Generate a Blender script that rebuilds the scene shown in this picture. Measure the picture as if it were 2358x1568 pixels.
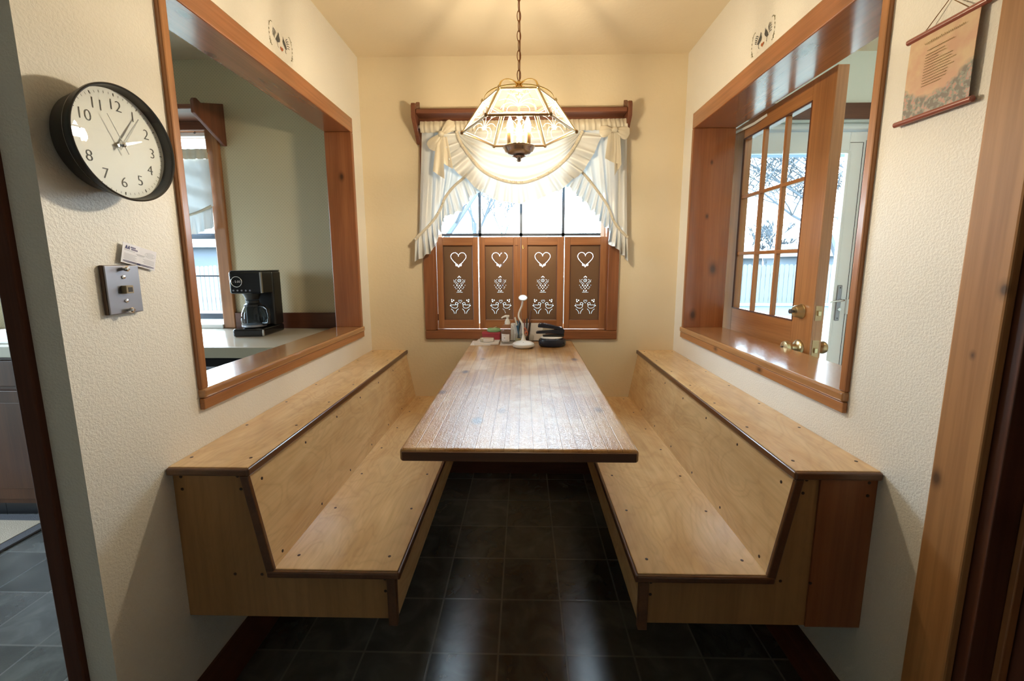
import bpy, bmesh, math, random
from mathutils import Vector, Matrix
R = random.Random(7)
PI = math.pi
sc = bpy.context.scene
COL = sc.collection
for o in list(bpy.data.objects):
    bpy.data.objects.remove(o)

# ------------------------------------------------------------------ camera
CAM_Z = 1.3108
cam = bpy.data.cameras.new('camera')
camo = bpy.data.objects.new('camera', cam)
COL.objects.link(camo)
pit, yaw, rol = 0.14157, 0.02155, -0.00192
cp, sp, cyw, syw = math.cos(pit), math.sin(pit), math.cos(yaw), math.sin(yaw)
fw = Vector((-syw * cp, cyw * cp, -sp))
r0 = Vector((cyw, syw, 0))
u0 = Vector((-syw * sp, cyw * sp, cp))
rt = r0 * math.cos(rol) + u0 * math.sin(rol)
up = -r0 * math.sin(rol) + u0 * math.cos(rol)
mw = Matrix((rt, up, -fw)).transposed().to_4x4()
mw.translation = Vector((0, 0, CAM_Z))
camo.matrix_world = mw
cam.sensor_width = 36.0
cam.lens = 949.54 * 36 / 2358
cam.shift_x = -7.27 / 2358
cam.shift_y = -42.83 / 2358
cam.clip_start = 0.02
sc.camera = camo

# ------------------------------------------------------------------ world: bright overcast sky
SKY = 24.0
world = bpy.data.worlds.new('overcast')
sc.world = world
world.use_nodes = True
wn = world.node_tree
bg = wn.nodes['Background']
wtc = wn.nodes.new('ShaderNodeTexCoord')
wsep = wn.nodes.new('ShaderNodeSeparateXYZ')
wrmp = wn.nodes.new('ShaderNodeValToRGB')
wrmp.color_ramp.elements[0].position = 0.0
wrmp.color_ramp.elements[0].color = (0.78, 0.90, 1.0, 1)
wrmp.color_ramp.elements[1].position = 0.6
wrmp.color_ramp.elements[1].color = (0.70, 0.86, 1.0, 1)
wn.links.new(wtc.outputs['Generated'], wsep.inputs[0])
wn.links.new(wsep.outputs['Z'], wrmp.inputs[0])
wn.links.new(wrmp.outputs[0], bg.inputs[0])
bg.inputs[1].default_value = SKY

# ------------------------------------------------------------------ exposure
sc.view_settings.view_transform = 'Standard'
sc.view_settings.look = 'None'
sc.view_settings.gamma = 1.0
sc.view_settings.use_curve_mapping = False
sc.view_settings.exposure = 0.28
try:
    sc.cycles.use_denoising = True
    sc.cycles.sample_clamp_indirect = 5.0
    sc.cycles.caustics_reflective = False
    sc.cycles.caustics_refractive = False
    sc.cycles.max_bounces = 10
    sc.cycles.diffuse_bounces = 6
    sc.cycles.transparent_max_bounces = 24
except Exception:
    pass

# portals: they only steer sky sampling through the openings
def portal(name, loc, rot, sx, sy):
    l = bpy.data.lights.new(name, 'AREA')
    l.shape = 'RECTANGLE'; l.size = sx; l.size_y = sy
    l.cycles.is_portal = True
    o = bpy.data.objects.new(name, l)
    o.location = loc; o.rotation_euler = rot
    o['kind'] = 'helper'
    COL.objects.link(o)
D = 2.446            # inner face of the outside wall
XL, XR = -0.925, 0.8945
H = 2.439
portal('sky_portal', (-0.02, D + 0.19, 1.49), (-PI / 2, 0, 0), 1.02, 1.2)
portal('sky_portal', (-2.4, D + 0.19, 1.5), (-PI / 2, 0, 0), 1.2, 1.16)
portal('sky_portal', (-3.74, 1.025, 1.01), (0, -PI / 2, 0), 2.0, 0.65)
portal('sky_portal', (1.56, D + 0.19, 1.05), (-PI / 2, 0, 0), 0.96, 2.1)

# ================================================================== materials
def newmat(name):
    m = bpy.data.materials.new(name)
    m.use_nodes = True
    nt = m.node_tree
    return m, nt, nt.nodes['Principled BSDF']
def N(nt, t, **kw):
    n = nt.nodes.new(t)
    for k, v in kw.items():
        setattr(n, k, v)
    return n
def L(nt, a, b): nt.links.new(a, b)
def rgba(c): return (c[0], c[1], c[2], 1)
def P(name, col, rough=0.5, metal=0.0, spec=None, coat=0.0, bump=None):
    m, nt, b = newmat(name)
    b.inputs['Base Color'].default_value = rgba(col)
    b.inputs['Roughness'].default_value = rough
    b.inputs['Metallic'].default_value = metal
    if spec is not None: b.inputs['Specular IOR Level'].default_value = spec
    if coat: b.inputs['Coat Weight'].default_value = coat; b.inputs['Coat Roughness'].default_value = 0.08
    if bump:
        tc = N(nt, 'ShaderNodeTexCoord'); ns = N(nt, 'ShaderNodeTexNoise')
        ns.inputs['Scale'].default_value = bump[0]; ns.inputs['Detail'].default_value = 3
        bp = N(nt, 'ShaderNodeBump'); bp.inputs['Strength'].default_value = bump[1]; bp.inputs['Distance'].default_value = bump[2]
        L(nt, tc.outputs['Object'], ns.inputs['Vector']); L(nt, ns.outputs['Fac'], bp.inputs['Height']); L(nt, bp.outputs[0], b.inputs['Normal'])
    return m
def ramp(nt, stops):
    r = N(nt, 'ShaderNodeValToRGB')
    e = r.color_ramp.elements
    while len(e) < len(stops): e.new(0.5)
    for i, (p, c) in enumerate(stops):
        e[i].position = p; e[i].color = rgba(c)
    return r
def mixc(nt, fac, a, b, mode='MIX'):
    m = N(nt, 'ShaderNodeMix', data_type='RGBA', blend_type=mode)
    for sock, v in ((m.inputs[0], fac), (m.inputs[6], a), (m.inputs[7], b)):
        if hasattr(v, 'is_linked'): L(nt, v, sock)
        elif isinstance(v, (int, float)): sock.default_value = v
        else: sock.default_value = rgba(v)
    return m.outputs[2]
def math_(nt, op, a, b=None, c=None):
    m = N(nt, 'ShaderNodeMath', operation=op)
    for i, v in enumerate((a, b, c)):
        if v is None: continue
        if hasattr(v, 'is_linked'): L(nt, v, m.inputs[i])
        else: m.inputs[i].default_value = v
    return m.outputs[0]
def wood(name, dark, light, axis='y', rough=0.35, scale=1.0, knots=0.0, figure=0.0, coat=0.0, contrast=1.0, bump=0.0, knot_col=None, fine=0.8, along=1.1, knots_at=None):
    """Wood with grain along the given object axis."""
    m, nt, b = newmat(name)
    tc = N(nt, 'ShaderNodeTexCoord'); oi = N(nt, 'ShaderNodeObjectInfo')
    off = N(nt, 'ShaderNodeVectorMath', operation='SCALE'); off.inputs[0].default_value = (3.1, 5.7, 2.3)
    L(nt, oi.outputs['Random'], off.inputs['Scale'])
    add = N(nt, 'ShaderNodeVectorMath', operation='ADD')
    L(nt, tc.outputs['Object'], add.inputs[0]); L(nt, off.outputs[0], add.inputs[1])
    mp = N(nt, 'ShaderNodeMapping')
    s = [14 * scale] * 3; s['xyz'.index(axis)] = along * scale
    mp.inputs['Scale'].default_value = s
    L(nt, add.outputs[0], mp.inputs['Vector'])
    n1 = N(nt, 'ShaderNodeTexNoise'); n1.inputs['Scale'].default_value = 1.0; n1.inputs['Detail'].default_value = 5
    n1.inputs['Distortion'].default_value = 0.9
    L(nt, mp.outputs[0], n1.inputs['Vector'])
    mp2 = N(nt, 'ShaderNodeMapping')
    s2 = [150 * scale] * 3; s2['xyz'.index(axis)] = 5 * scale
    mp2.inputs['Scale'].default_value = s2
    L(nt, add.outputs[0], mp2.inputs['Vector'])
    n2 = N(nt, 'ShaderNodeTexNoise'); n2.inputs['Scale'].default_value = 1.0; n2.inputs['Detail'].default_value = 2
    L(nt, mp2.outputs[0], n2.inputs['Vector'])
    w = 0.22 / contrast
    r1 = ramp(nt, [(0.5 - w, dark), (0.5 + w, light)])
    L(nt, n1.outputs['Fac'], r1.inputs[0])
    col = r1.outputs[0]
    if figure:
        mp3 = N(nt, 'ShaderNodeMapping'); s3 = [8] * 3; s3['xyz'.index(axis)] = 3.6
        mp3.inputs['Scale'].default_value = s3
        L(nt, add.outputs[0], mp3.inputs['Vector'])
        nd = N(nt, 'ShaderNodeTexNoise'); nd.inputs['Scale'].default_value = 0.8; nd.inputs['Detail'].default_value = 2
        nd.inputs['Distortion'].default_value = 1.2
        L(nt, mp3.outputs[0], nd.inputs['Vector'])
        band = math_(nt, 'PINGPONG', math_(nt, 'MULTIPLY', nd.outputs['Fac'], 9.0), 0.5)
        band = math_(nt, 'MULTIPLY', band, 2.0)
        band = math_(nt, 'POWER', band, 2.5)
        col = mixc(nt, math_(nt, 'MULTIPLY', band, figure), col, tuple(c * 0.55 for c in dark))
    r2 = ramp(nt, [(0.35, (0.82, 0.8, 0.78)), (0.6, (1, 1, 1))])
    L(nt, n2.outputs['Fac'], r2.inputs[0])
    col = mixc(nt, fine, col, r2.outputs[0], 'MULTIPLY')
    if knots:
        mk = N(nt, 'ShaderNodeMapping'); sk = [5.0] * 3; sk['xyz'.index(axis)] = 2.6
        mk.inputs['Scale'].default_value = sk
        L(nt, add.outputs[0], mk.inputs['Vector'])
        vo = N(nt, 'ShaderNodeTexVoronoi'); vo.inputs['Scale'].default_value = 1.0
        L(nt, mk.outputs[0], vo.inputs['Vector'])
        rk = ramp(nt, [(0.035 * knots, (1, 1, 1)), (0.085 * knots, (0.28, 0.28, 0.28)), (0.24 * knots, (0, 0, 0))])
        L(nt, vo.outputs['Distance'], rk.inputs[0])
        col = mixc(nt, rk.outputs[0], col, knot_col or tuple(c * 0.18 for c in dark))
    for (kx, ky, kz, kr) in (knots_at or []):
        # one branch knot at a given spot of the board (object space), long along the grain, with a darker heart
        d = N(nt, 'ShaderNodeVectorMath', operation='SUBTRACT'); L(nt, tc.outputs['Object'], d.inputs[0]); d.inputs[1].default_value = (kx, ky, kz)
        ml = N(nt, 'ShaderNodeVectorMath', operation='MULTIPLY'); L(nt, d.outputs[0], ml.inputs[0])
        sv = [1.0] * 3; sv['xyz'.index(axis)] = 0.6; ml.inputs[1].default_value = sv
        ln = N(nt, 'ShaderNodeVectorMath', operation='LENGTH'); L(nt, ml.outputs[0], ln.inputs[0])
        dd = math_(nt, 'ADD', ln.outputs['Value'], math_(nt, 'MULTIPLY', math_(nt, 'SUBTRACT', n1.outputs['Fac'], 0.5), kr * 1.2))
        rk = ramp(nt, [(kr * 0.55, (1, 1, 1)), (kr, (0.5, 0.5, 0.5)), (min(0.99, kr * 2.0), (0, 0, 0))])
        L(nt, dd, rk.inputs[0])
        col = mixc(nt, rk.outputs[0], col, tuple(c * 0.28 for c in dark))
    L(nt, col, b.inputs['Base Color'])
    b.inputs['Roughness'].default_value = rough
    if coat:
        b.inputs['Coat Weight'].default_value = coat; b.inputs['Coat Roughness'].default_value = 0.13
    if bump:
        bp = N(nt, 'ShaderNodeBump'); bp.inputs['Strength'].default_value = bump; bp.inputs['Distance'].default_value = 0.002
        L(nt, n2.outputs['Fac'], bp.inputs['Height']); L(nt, bp.outputs[0], b.inputs['Normal'])
    return m
def plaster(name, col, scale=150, strength=0.5, dist=0.003, rough=0.55, blotch=0.06):
    m, nt, b = newmat(name)
    tc = N(nt, 'ShaderNodeTexCoord')
    n0 = N(nt, 'ShaderNodeTexNoise'); n0.inputs['Scale'].default_value = 2.5; n0.inputs['Detail'].default_value = 3
    L(nt, tc.outputs['Object'], n0.inputs['Vector'])
    r = ramp(nt, [(0.3, tuple(c * (1 - blotch) for c in col)), (0.7, col)])
    L(nt, n0.outputs['Fac'], r.inputs[0]); L(nt, r.outputs[0], b.inputs['Base Color'])
    n1 = N(nt, 'ShaderNodeTexNoise'); n1.inputs['Scale'].default_value = scale; n1.inputs['Detail'].default_value = 2.5
    n1.inputs['Distortion'].default_value = 0.4
    L(nt, tc.outputs['Object'], n1.inputs['Vector'])
    rr = ramp(nt, [(0.38, (0, 0, 0)), (0.62, (1, 1, 1))])
    L(nt, n1.outputs['Fac'], rr.inputs[0])
    bp = N(nt, 'ShaderNodeBump'); bp.inputs['Strength'].default_value = strength; bp.inputs['Distance'].default_value = dist
    L(nt, rr.outputs[0], bp.inputs['Height']); L(nt, bp.outputs[0], b.inputs['Normal'])
    b.inputs['Roughness'].default_value = rough
    return m
def glass(name, tint=(0.96, 0.98, 0.98), refl=1.0, rough=0.0, milky=None):
    m = bpy.data.materials.new(name); m.use_nodes = True
    nt = m.node_tree; nt.nodes.clear()
    out = N(nt, 'ShaderNodeOutputMaterial')
    tr = N(nt, 'ShaderNodeBsdfTransparent'); tr.inputs[0].default_value = rgba(tint)
    gl = N(nt, 'ShaderNodeBsdfGlossy'); gl.inputs['Roughness'].default_value = rough
    lw = N(nt, 'ShaderNodeFresnel'); ge = N(nt, 'ShaderNodeNewGeometry')
    # same reflectance on both faces of a thin pane
    L(nt, math_(nt, 'SUBTRACT', 1.5, math_(nt, 'MULTIPLY', ge.outputs['Backfacing'], 1.5 - 1 / 1.5)), lw.inputs['IOR'])
    mx = N(nt, 'ShaderNodeMixShader')
    L(nt, math_(nt, 'MULTIPLY', lw.outputs[0], refl * 0.6), mx.inputs[0])
    base = tr.outputs[0]
    if milky:
        df = N(nt, 'ShaderNodeBsdfTranslucent'); df.inputs[0].default_value = rgba(milky[1])
        m2 = N(nt, 'ShaderNodeMixShader'); m2.inputs[0].default_value = milky[0]
        L(nt, base, m2.inputs[1]); L(nt, df.outputs[0], m2.inputs[2]); base = m2.outputs[0]
    L(nt, base, mx.inputs[1]); L(nt, gl.outputs[0], mx.inputs[2]); L(nt, mx.outputs[0], out.inputs[0])
    return m
def cloth(name, col, trans=0.45, thin=0.0):
    m = bpy.data.materials.new(name); m.use_nodes = True
    nt = m.node_tree; nt.nodes.clear()
    out = N(nt, 'ShaderNodeOutputMaterial')
    d = N(nt, 'ShaderNodeBsdfDiffuse'); d.inputs[0].default_value = rgba(col)
    t = N(nt, 'ShaderNodeBsdfTranslucent'); t.inputs[0].default_value = rgba((col[0] * 0.86, col[1] * 0.98, col[2] * 1.05))
    mx = N(nt, 'ShaderNodeMixShader'); mx.inputs[0].default_value = trans
    L(nt, d.outputs[0], mx.inputs[1]); L(nt, t.outputs[0], mx.inputs[2])
    gl = N(nt, 'ShaderNodeBsdfGlossy'); gl.inputs['Roughness'].default_value = 0.38; gl.inputs[0].default_value = (1, 1, 1, 1)
    m3 = N(nt, 'ShaderNodeMixShader'); m3.inputs[0].default_value = 0.06
    L(nt, mx.outputs[0], m3.inputs[1]); L(nt, gl.outputs[0], m3.inputs[2])
    L(nt, m3.outputs[0], out.inputs[0])
    return m
def emit(name, col, s):
    m = bpy.data.materials.new(name); m.use_nodes = True
    nt = m.node_tree; nt.nodes.clear()
    out = N(nt, 'ShaderNodeOutputMaterial'); e = N(nt, 'ShaderNodeEmission')
    e.inputs[0].default_value = rgba(col); e.inputs[1].default_value = s
    L(nt, e.outputs[0], out.inputs[0])
    return m

M = {}
M['wall'] = plaster('daylight_toned_textured_paint', (0.83, 0.81, 0.755), 180, 0.26, 0.003)  # same wall paint as the back wall, whitened to carry the daylight tint
M['wall_fine'] = plaster('lamplight_toned_cream_paint', (0.80, 0.69, 0.50), 70, 0.10, 0.003)  # same wall paint as the sides, warmed to carry the lamplight tint
M['ceil'] = plaster('ceiling_paint', (0.80, 0.69, 0.51), 60, 0.07, 0.003)
M['hall'] = plaster('hall_paint', (0.74, 0.79, 0.73), 90, 0.12, 0.003)
M['room'] = plaster('room_paint', (0.72, 0.69, 0.62), 90, 0.3, 0.003)

def wallpaper():
    m, nt, b = newmat('dotted_wallpaper')
    tc = N(nt, 'ShaderNodeTexCoord'); sp_ = N(nt, 'ShaderNodeSeparateXYZ')
    L(nt, tc.outputs['Object'], sp_.inputs[0])
    S = 56.0
    u = math_(nt, 'MULTIPLY', sp_.outputs['X'], S); v = math_(nt, 'MULTIPLY', sp_.outputs['Z'], S)
    a = math_(nt, 'ADD', u, v); c = math_(nt, 'SUBTRACT', u, v)
    fa = math_(nt, 'SUBTRACT', math_(nt, 'FRACT', a), 0.5); fc = math_(nt, 'SUBTRACT', math_(nt, 'FRACT', c), 0.5)
    d = math_(nt, 'ADD', math_(nt, 'MULTIPLY', fa, fa), math_(nt, 'MULTIPLY', fc, fc))
    dot = math_(nt, 'LESS_THAN', d, 0.026)
    n0 = N(nt, 'ShaderNodeTexNoise'); n0.inputs['Scale'].default_value = 60
    L(nt, tc.outputs['Object'], n0.inputs['Vector'])
    fac = math_(nt, 'MULTIPLY', dot, math_(nt, 'ADD', 0.3, math_(nt, 'MULTIPLY', n0.outputs['Fac'], 0.6)))
    L(nt, mixc(nt, fac, (0.62, 0.545, 0.365), (0.28, 0.27, 0.20)), b.inputs['Base Color'])
    b.inputs['Roughness'].default_value = 0.6
    return m
M['wallpaper'] = wallpaper()

def tilefloor():
    m, nt, b = newmat('dark_slate_vinyl_tile')
    T, gx, gy = 0.2286, -0.086, 1.6798
    tc = N(nt, 'ShaderNodeTexCoord'); s = N(nt, 'ShaderNodeSeparateXYZ')
    L(nt, tc.outputs['Object'], s.inputs[0])
    def cell(o, g):
        f = math_(nt, 'DIVIDE', math_(nt, 'SUBTRACT', o, g), T)
        fr = math_(nt, 'FRACT', f)
        return math_(nt, 'MULTIPLY', math_(nt, 'ABSOLUTE', math_(nt, 'SUBTRACT', fr, 0.5)), 2.0), math_(nt, 'FLOOR', f)
    ax, fx = cell(s.outputs['X'], gx); ay, fy = cell(s.outputs['Y'], gy)
    edge = math_(nt, 'MAXIMUM', ax, ay)
    rg = ramp(nt, [(0.962, (0, 0, 0)), (0.982, (1, 1, 1))]); L(nt, edge, rg.inputs[0])
    cmb = N(nt, 'ShaderNodeCombineXYZ'); L(nt, fx, cmb.inputs[0]); L(nt, fy, cmb.inputs[1])
    wn_ = N(nt, 'ShaderNodeTexWhiteNoise'); L(nt, cmb.outputs[0], wn_.inputs['Vector'])
    n1 = N(nt, 'ShaderNodeTexNoise'); n1.inputs['Scale'].default_value = 9; n1.inputs['Detail'].default_value = 6; n1.inputs['Distortion'].default_value = 0.8
    L(nt, tc.outputs['Object'], n1.inputs['Vector'])
    rt_ = ramp(nt, [(0.3, (0.050, 0.058, 0.057)), (0.5, (0.084, 0.094, 0.090)), (0.72, (0.16, 0.175, 0.16))])
    L(nt, n1.outputs['Fac'], rt_.inputs[0])
    br = mixc(nt, 0.35, rt_.outputs[0], math_(nt, 'MULTIPLY', wn_.outputs['Value'], 0.16))
    col = mixc(nt, rg.outputs[0], br, (0.17, 0.175, 0.165))
    L(nt, col, b.inputs['Base Color'])
    b.inputs['Roughness'].default_value = 0.24
    b.inputs['Coat Weight'].default_value = 1.0; b.inputs['Coat Roughness'].default_value = 0.27; b.inputs['Coat IOR'].default_value = 1.8
    n2 = N(nt, 'ShaderNodeTexNoise'); n2.inputs['Scale'].default_value = 75; n2.inputs['Detail'].default_value = 3
    L(nt, tc.outputs['Object'], n2.inputs['Vector'])
    h = math_(nt, 'SUBTRACT', n2.outputs['Fac'], math_(nt, 'MULTIPLY', rg.outputs[0], 0.8))
    bp = N(nt, 'ShaderNodeBump'); bp.inputs['Strength'].default_value = 0.16; bp.inputs['Distance'].default_value = 0.003
    L(nt, h, bp.inputs['Height']); L(nt, bp.outputs[0], b.inputs['Normal'])
    return m
M['tile'] = tilefloor()

def tabletop():
    m, nt, b = newmat('worn_varnished_table_wood')
    tc = N(nt, 'ShaderNodeTexCoord'); s = N(nt, 'ShaderNodeSeparateXYZ'); L(nt, tc.outputs['Object'], s.inputs[0])
    W = 0.037
    f = math_(nt, 'DIVIDE', s.outputs['X'], W); fl = math_(nt, 'FLOOR', f)
    fr = math_(nt, 'MULTIPLY', math_(nt, 'ABSOLUTE', math_(nt, 'SUBTRACT', math_(nt, 'FRACT', f), 0.5)), 2)
    seam = ramp(nt, [(0.93, (0, 0, 0)), (0.98, (1, 1, 1))]); L(nt, fr, seam.inputs[0])
    cmb = N(nt, 'ShaderNodeCombineXYZ'); L(nt, fl, cmb.inputs[0])
    wn_ = N(nt, 'ShaderNodeTexWhiteNoise'); L(nt, cmb.outputs[0], wn_.inputs['Vector'])
    mp = N(nt, 'ShaderNodeMapping'); mp.inputs['Scale'].default_value = (70, 3, 70); L(nt, tc.outputs['Object'], mp.inputs['Vector'])
    n1 = N(nt, 'ShaderNodeTexNoise'); n1.inputs['Scale'].default_value = 1; n1.inputs['Detail'].default_value = 5; n1.inputs['Distortion'].default_value = 0.6
    L(nt, mp.outputs[0], n1.inputs['Vector'])
    r1 = ramp(nt, [(0.3, (0.28, 0.125, 0.030)), (0.7, (0.50, 0.265, 0.080))]); L(nt, n1.outputs['Fac'], r1.inputs[0])
    col = mixc(nt, 0.35, r1.outputs[0], mixc(nt, wn_.outputs['Value'], (0.27, 0.11, 0.026), (0.53, 0.29, 0.095)))
    # worn pale patches
    n3 = N(nt, 'ShaderNodeTexNoise'); n3.inputs['Scale'].default_value = 4.5; n3.inputs['Detail'].default_value = 8; n3.inputs['Roughness'].default_value = 0.65
    L(nt, tc.outputs['Object'], n3.inputs['Vector'])
    r3 = ramp(nt, [(0.47, (0, 0, 0)), (0.60, (0.6, 0.6, 0.6))]); L(nt, n3.outputs['Fac'], r3.inputs[0])
    col = mixc(nt, r3.outputs[0], col, (0.60, 0.43, 0.25))
    # knots
    mk = N(nt, 'ShaderNodeMapping'); mk.inputs['Scale'].default_value = (7.5, 4.5, 1); L(nt, tc.outputs['Object'], mk.inputs['Vector'])
    vo = N(nt, 'ShaderNodeTexVoronoi'); vo.inputs['Scale'].default_value = 1.0; L(nt, mk.outputs[0], vo.inputs['Vector'])
    rk = ramp(nt, [(0.07, (1, 1, 1)), (0.17, (0, 0, 0))]); L(nt, vo.outputs['Distance'], rk.inputs[0])
    col = mixc(nt, rk.outputs[0], col, (0.07, 0.028, 0.012))
    col = mixc(nt, math_(nt, 'MULTIPLY', seam.outputs[0], 0.5), col, (0.12, 0.05, 0.02))
    L(nt, col, b.inputs['Base Color'])
    rr = ramp(nt, [(0.3, (0.27, 0.27, 0.27)), (0.7, (0.42, 0.42, 0.42))]); L(nt, n3.outputs['Fac'], rr.inputs[0])
    L(nt, rr.outputs[0], b.inputs['Roughness'])
    b.inputs['Coat Weight'].default_value = 0.6; b.inputs['Coat Roughness'].default_value = 0.18; b.inputs['Specular IOR Level'].default_value = 0.42
    n4 = N(nt, 'ShaderNodeTexNoise'); n4.inputs['Scale'].default_value = 130; n4.inputs['Detail'].default_value = 6; n4.inputs['Distortion'].default_value = 1.5
    L(nt, tc.outputs['Object'], n4.inputs['Vector'])
    vc = N(nt, 'ShaderNodeTexVoronoi', feature='DISTANCE_TO_EDGE'); vc.inputs['Scale'].default_value = 120; L(nt, tc.outputs['Object'], vc.inputs['Vector'])
    h = math_(nt, 'ADD', n4.outputs['Fac'], math_(nt, 'MULTIPLY', math_(nt, 'MINIMUM', vc.outputs['Distance'], 0.10), 1.6))
    h = math_(nt, 'ADD', h, math_(nt, 'MULTIPLY', n1.outputs['Fac'], 0.8))
    h = math_(nt, 'SUBTRACT', h, math_(nt, 'MULTIPLY', seam.outputs[0], 0.25))
    bp = N(nt, 'ShaderNodeBump'); bp.inputs['Strength'].default_value = 0.45; bp.inputs['Distance'].default_value = 0.002
    L(nt, h, bp.inputs['Height']); L(nt, bp.outputs[0], b.inputs['Normal']); L(nt, bp.outputs[0], b.inputs['Coat Normal'])
    return m
M['table'] = tabletop()

PINE_D, PINE_L = (0.30, 0.115, 0.038), (0.46, 0.205, 0.075)
for ax in 'xyz':
    M['pine_' + ax] = wood('stained_pine_' + ax, PINE_D, PINE_L, ax, 0.36, 0.8, knots=1.0, coat=0.15)
    M['red_' + ax] = wood('reddish_stained_pine_' + ax, (0.24, 0.078, 0.026), (0.39, 0.142, 0.050), ax, 0.24, 0.8, knots=1.0, coat=0.8)
    M['birch_' + ax] = wood('birch_plywood_' + ax, (0.66, 0.43, 0.21), (0.80, 0.57, 0.31), ax, 0.27, 0.8, figure=0.20, coat=0.4, fine=0.4, along=5.0)
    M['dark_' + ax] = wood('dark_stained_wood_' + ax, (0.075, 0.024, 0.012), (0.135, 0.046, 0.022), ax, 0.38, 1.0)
    M['shut_' + ax] = wood('shutter_wood_' + ax, (0.25, 0.095, 0.032), (0.40, 0.165, 0.060), ax, 0.4, 1.0)
    M['case_' + ax] = wood('casing_wood_' + ax, (0.20, 0.070, 0.026), (0.31, 0.115, 0.042), ax, 0.35, 1.0)
    M['shelf_' + ax] = wood('shelf_wood_' + ax, (0.14, 0.046, 0.022), (0.24, 0.085, 0.042), ax, 0.4, 1.0)
    M['door_' + ax] = wood('fir_door_' + ax, (0.34, 0.135, 0.042), (0.50, 0.225, 0.080), ax, 0.32, 0.9, coat=0.2)
M['sill'] = wood('varnished_pine_sill', (0.34, 0.155, 0.060), (0.50, 0.26, 0.11), 'y', 0.26, 0.8, knots=0.8, coat=0.8)
def knotty(name, dark, light, axis, root, pts, **kw):
    return wood(name, dark, light, axis, knots_at=[(p[0] - root[0], p[1] - root[1], p[2] - root[2], p[3]) for p in pts], **kw)
RED = ((0.24, 0.078, 0.026), (0.39, 0.142, 0.050))
LROOT, RROOT = (-0.98, 1.7, 0.9), (0.99, 1.7, 0.9)
M['jamb_left'] = knotty('knotty_jamb_left', *RED, 'z', LROOT, [(-0.973, 2.268, 1.769, 0.011)], rough=0.28, scale=0.8, coat=0.5)
M['jamb_right'] = knotty('knotty_jamb_right', *RED, 'z', RROOT, [(0.976, 2.28, 1.556, 0.007), (1.024, 2.28, 1.278, 0.017), (0.931, 2.28, 1.026, 0.012), (0.984, 2.28, 1.832, 0.006)], rough=0.28, scale=0.8, coat=0.5)
M['head_left'] = knotty('knotty_header_left', *RED, 'y', LROOT, [(-0.944, 1.235, 1.997, 0.010), (-1.03, 1.236, 1.997, 0.007), (-1.04, 1.462, 1.997, 0.009)], rough=0.24, scale=0.8, coat=0.8)
M['apron_right'] = knotty('knotty_apron_right', PINE_D, PINE_L, 'y', RROOT, [(0.882, 1.88, 0.918, 0.009), (0.882, 1.523, 0.914, 0.009)], rough=0.36, scale=0.8, coat=0.2)
M['casing_pine'] = knotty('honey_pine_casing', (0.33, 0.150, 0.052), (0.47, 0.235, 0.090), 'z', (0, 0, 0), [(0.876, 0.807, 1.131, 0.0035), (0.876, 0.839, 0.857, 0.009), (0.876, 0.772, 1.261, 0.007)], rough=0.55, scale=0.8)
M['end'] = wood('shade_toned_plywood_end', (0.34, 0.175, 0.065), (0.46, 0.25, 0.10), 'z', 0.34, 0.42, figure=0.12)  # bench plywood toned darker: the shade on the end faces is put into the colour
M['dark_matte'] = wood('dark_matte_casing', (0.070, 0.026, 0.015), (0.115, 0.044, 0.026), 'z', 0.7, 1.0)
M['edge'] = wood('dark_edge_trim', (0.085, 0.034, 0.013), (0.15, 0.062, 0.024), 'y', 0.28, 1.0, coat=0.3)
M['cedar'] = wood('reddish_cedar_board', (0.22, 0.065, 0.022), (0.36, 0.130, 0.045), 'z', 0.35, 0.8)
M['table_edge'] = wood('dark_table_edge', (0.10, 0.038, 0.015), (0.17, 0.068, 0.028), 'x', 0.35, 1.0)
M['cab'] = wood('brown_cabinet_wood', (0.040, 0.015, 0.006), (0.068, 0.026, 0.010), 'z', 0.4, 1.0)
M['cab'].node_tree.nodes['Principled BSDF'].inputs['Specular IOR Level'].default_value = 0.15
M['dark_matte'].node_tree.nodes['Principled BSDF'].inputs['Specular IOR Level'].default_value = 0.2
M['nail'] = P('dark_plug', (0.035, 0.015, 0.008), 0.4)
M['tin'] = P('aged_copper_tin', (0.24, 0.135, 0.075), 0.42, 0.55, bump=(14, 0.25, 0.003))
M['brass'] = P('polished_brass', (0.78, 0.55, 0.20), 0.2, 1.0)
M['brass_pale'] = P('worn_brass', (0.62, 0.50, 0.29), 0.32, 1.0)
M['brass_dark'] = P('antique_brass', (0.36, 0.23, 0.12), 0.28, 1.0)
M['chain'] = P('brown_chain_metal', (0.36, 0.17, 0.075), 0.4, 0.8)
M['candle'] = P('candle_sleeve', (0.72, 0.42, 0.16), 0.5)
M['bulb'] = emit('lit_bulb', (1.0, 0.83, 0.58), 890.0)
M['lampglass'] = glass('clear_lamp_glass', (0.97, 0.95, 0.90), 1.0, 0.02, milky=(0.03, (0.95, 0.88, 0.78)))
M['etch'] = cloth('etched_glass_white', (0.9, 0.88, 0.82), 0.6)
M['pane'] = glass('window_glass', (0.95, 0.98, 0.99), 0.9)
M['clearplastic'] = glass('clear_plastic', (0.965, 0.965, 0.955), 1.1, 0.05, milky=(0.07, (0.85, 0.85, 0.82)))
M['carafe'] = glass('carafe_glass', (0.55, 0.60, 0.62), 1.4, 0.02)
M['cloth'] = cloth('ivory_satin', (0.72, 0.72, 0.70), 0.08)
M['cloth2'] = cloth('ivory_satin_band', (0.66, 0.59, 0.46), 0.03)
M['white'] = P('white_plastic', (0.80, 0.80, 0.77), 0.35)
M['white_metal'] = P('white_storm_door_paint', (0.84, 0.88, 0.90), 0.35)
M['face'] = P('clock_face_white', (0.78, 0.77, 0.74), 0.5)
M['black'] = P('black_plastic', (0.008, 0.008, 0.009), 0.34)
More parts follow.
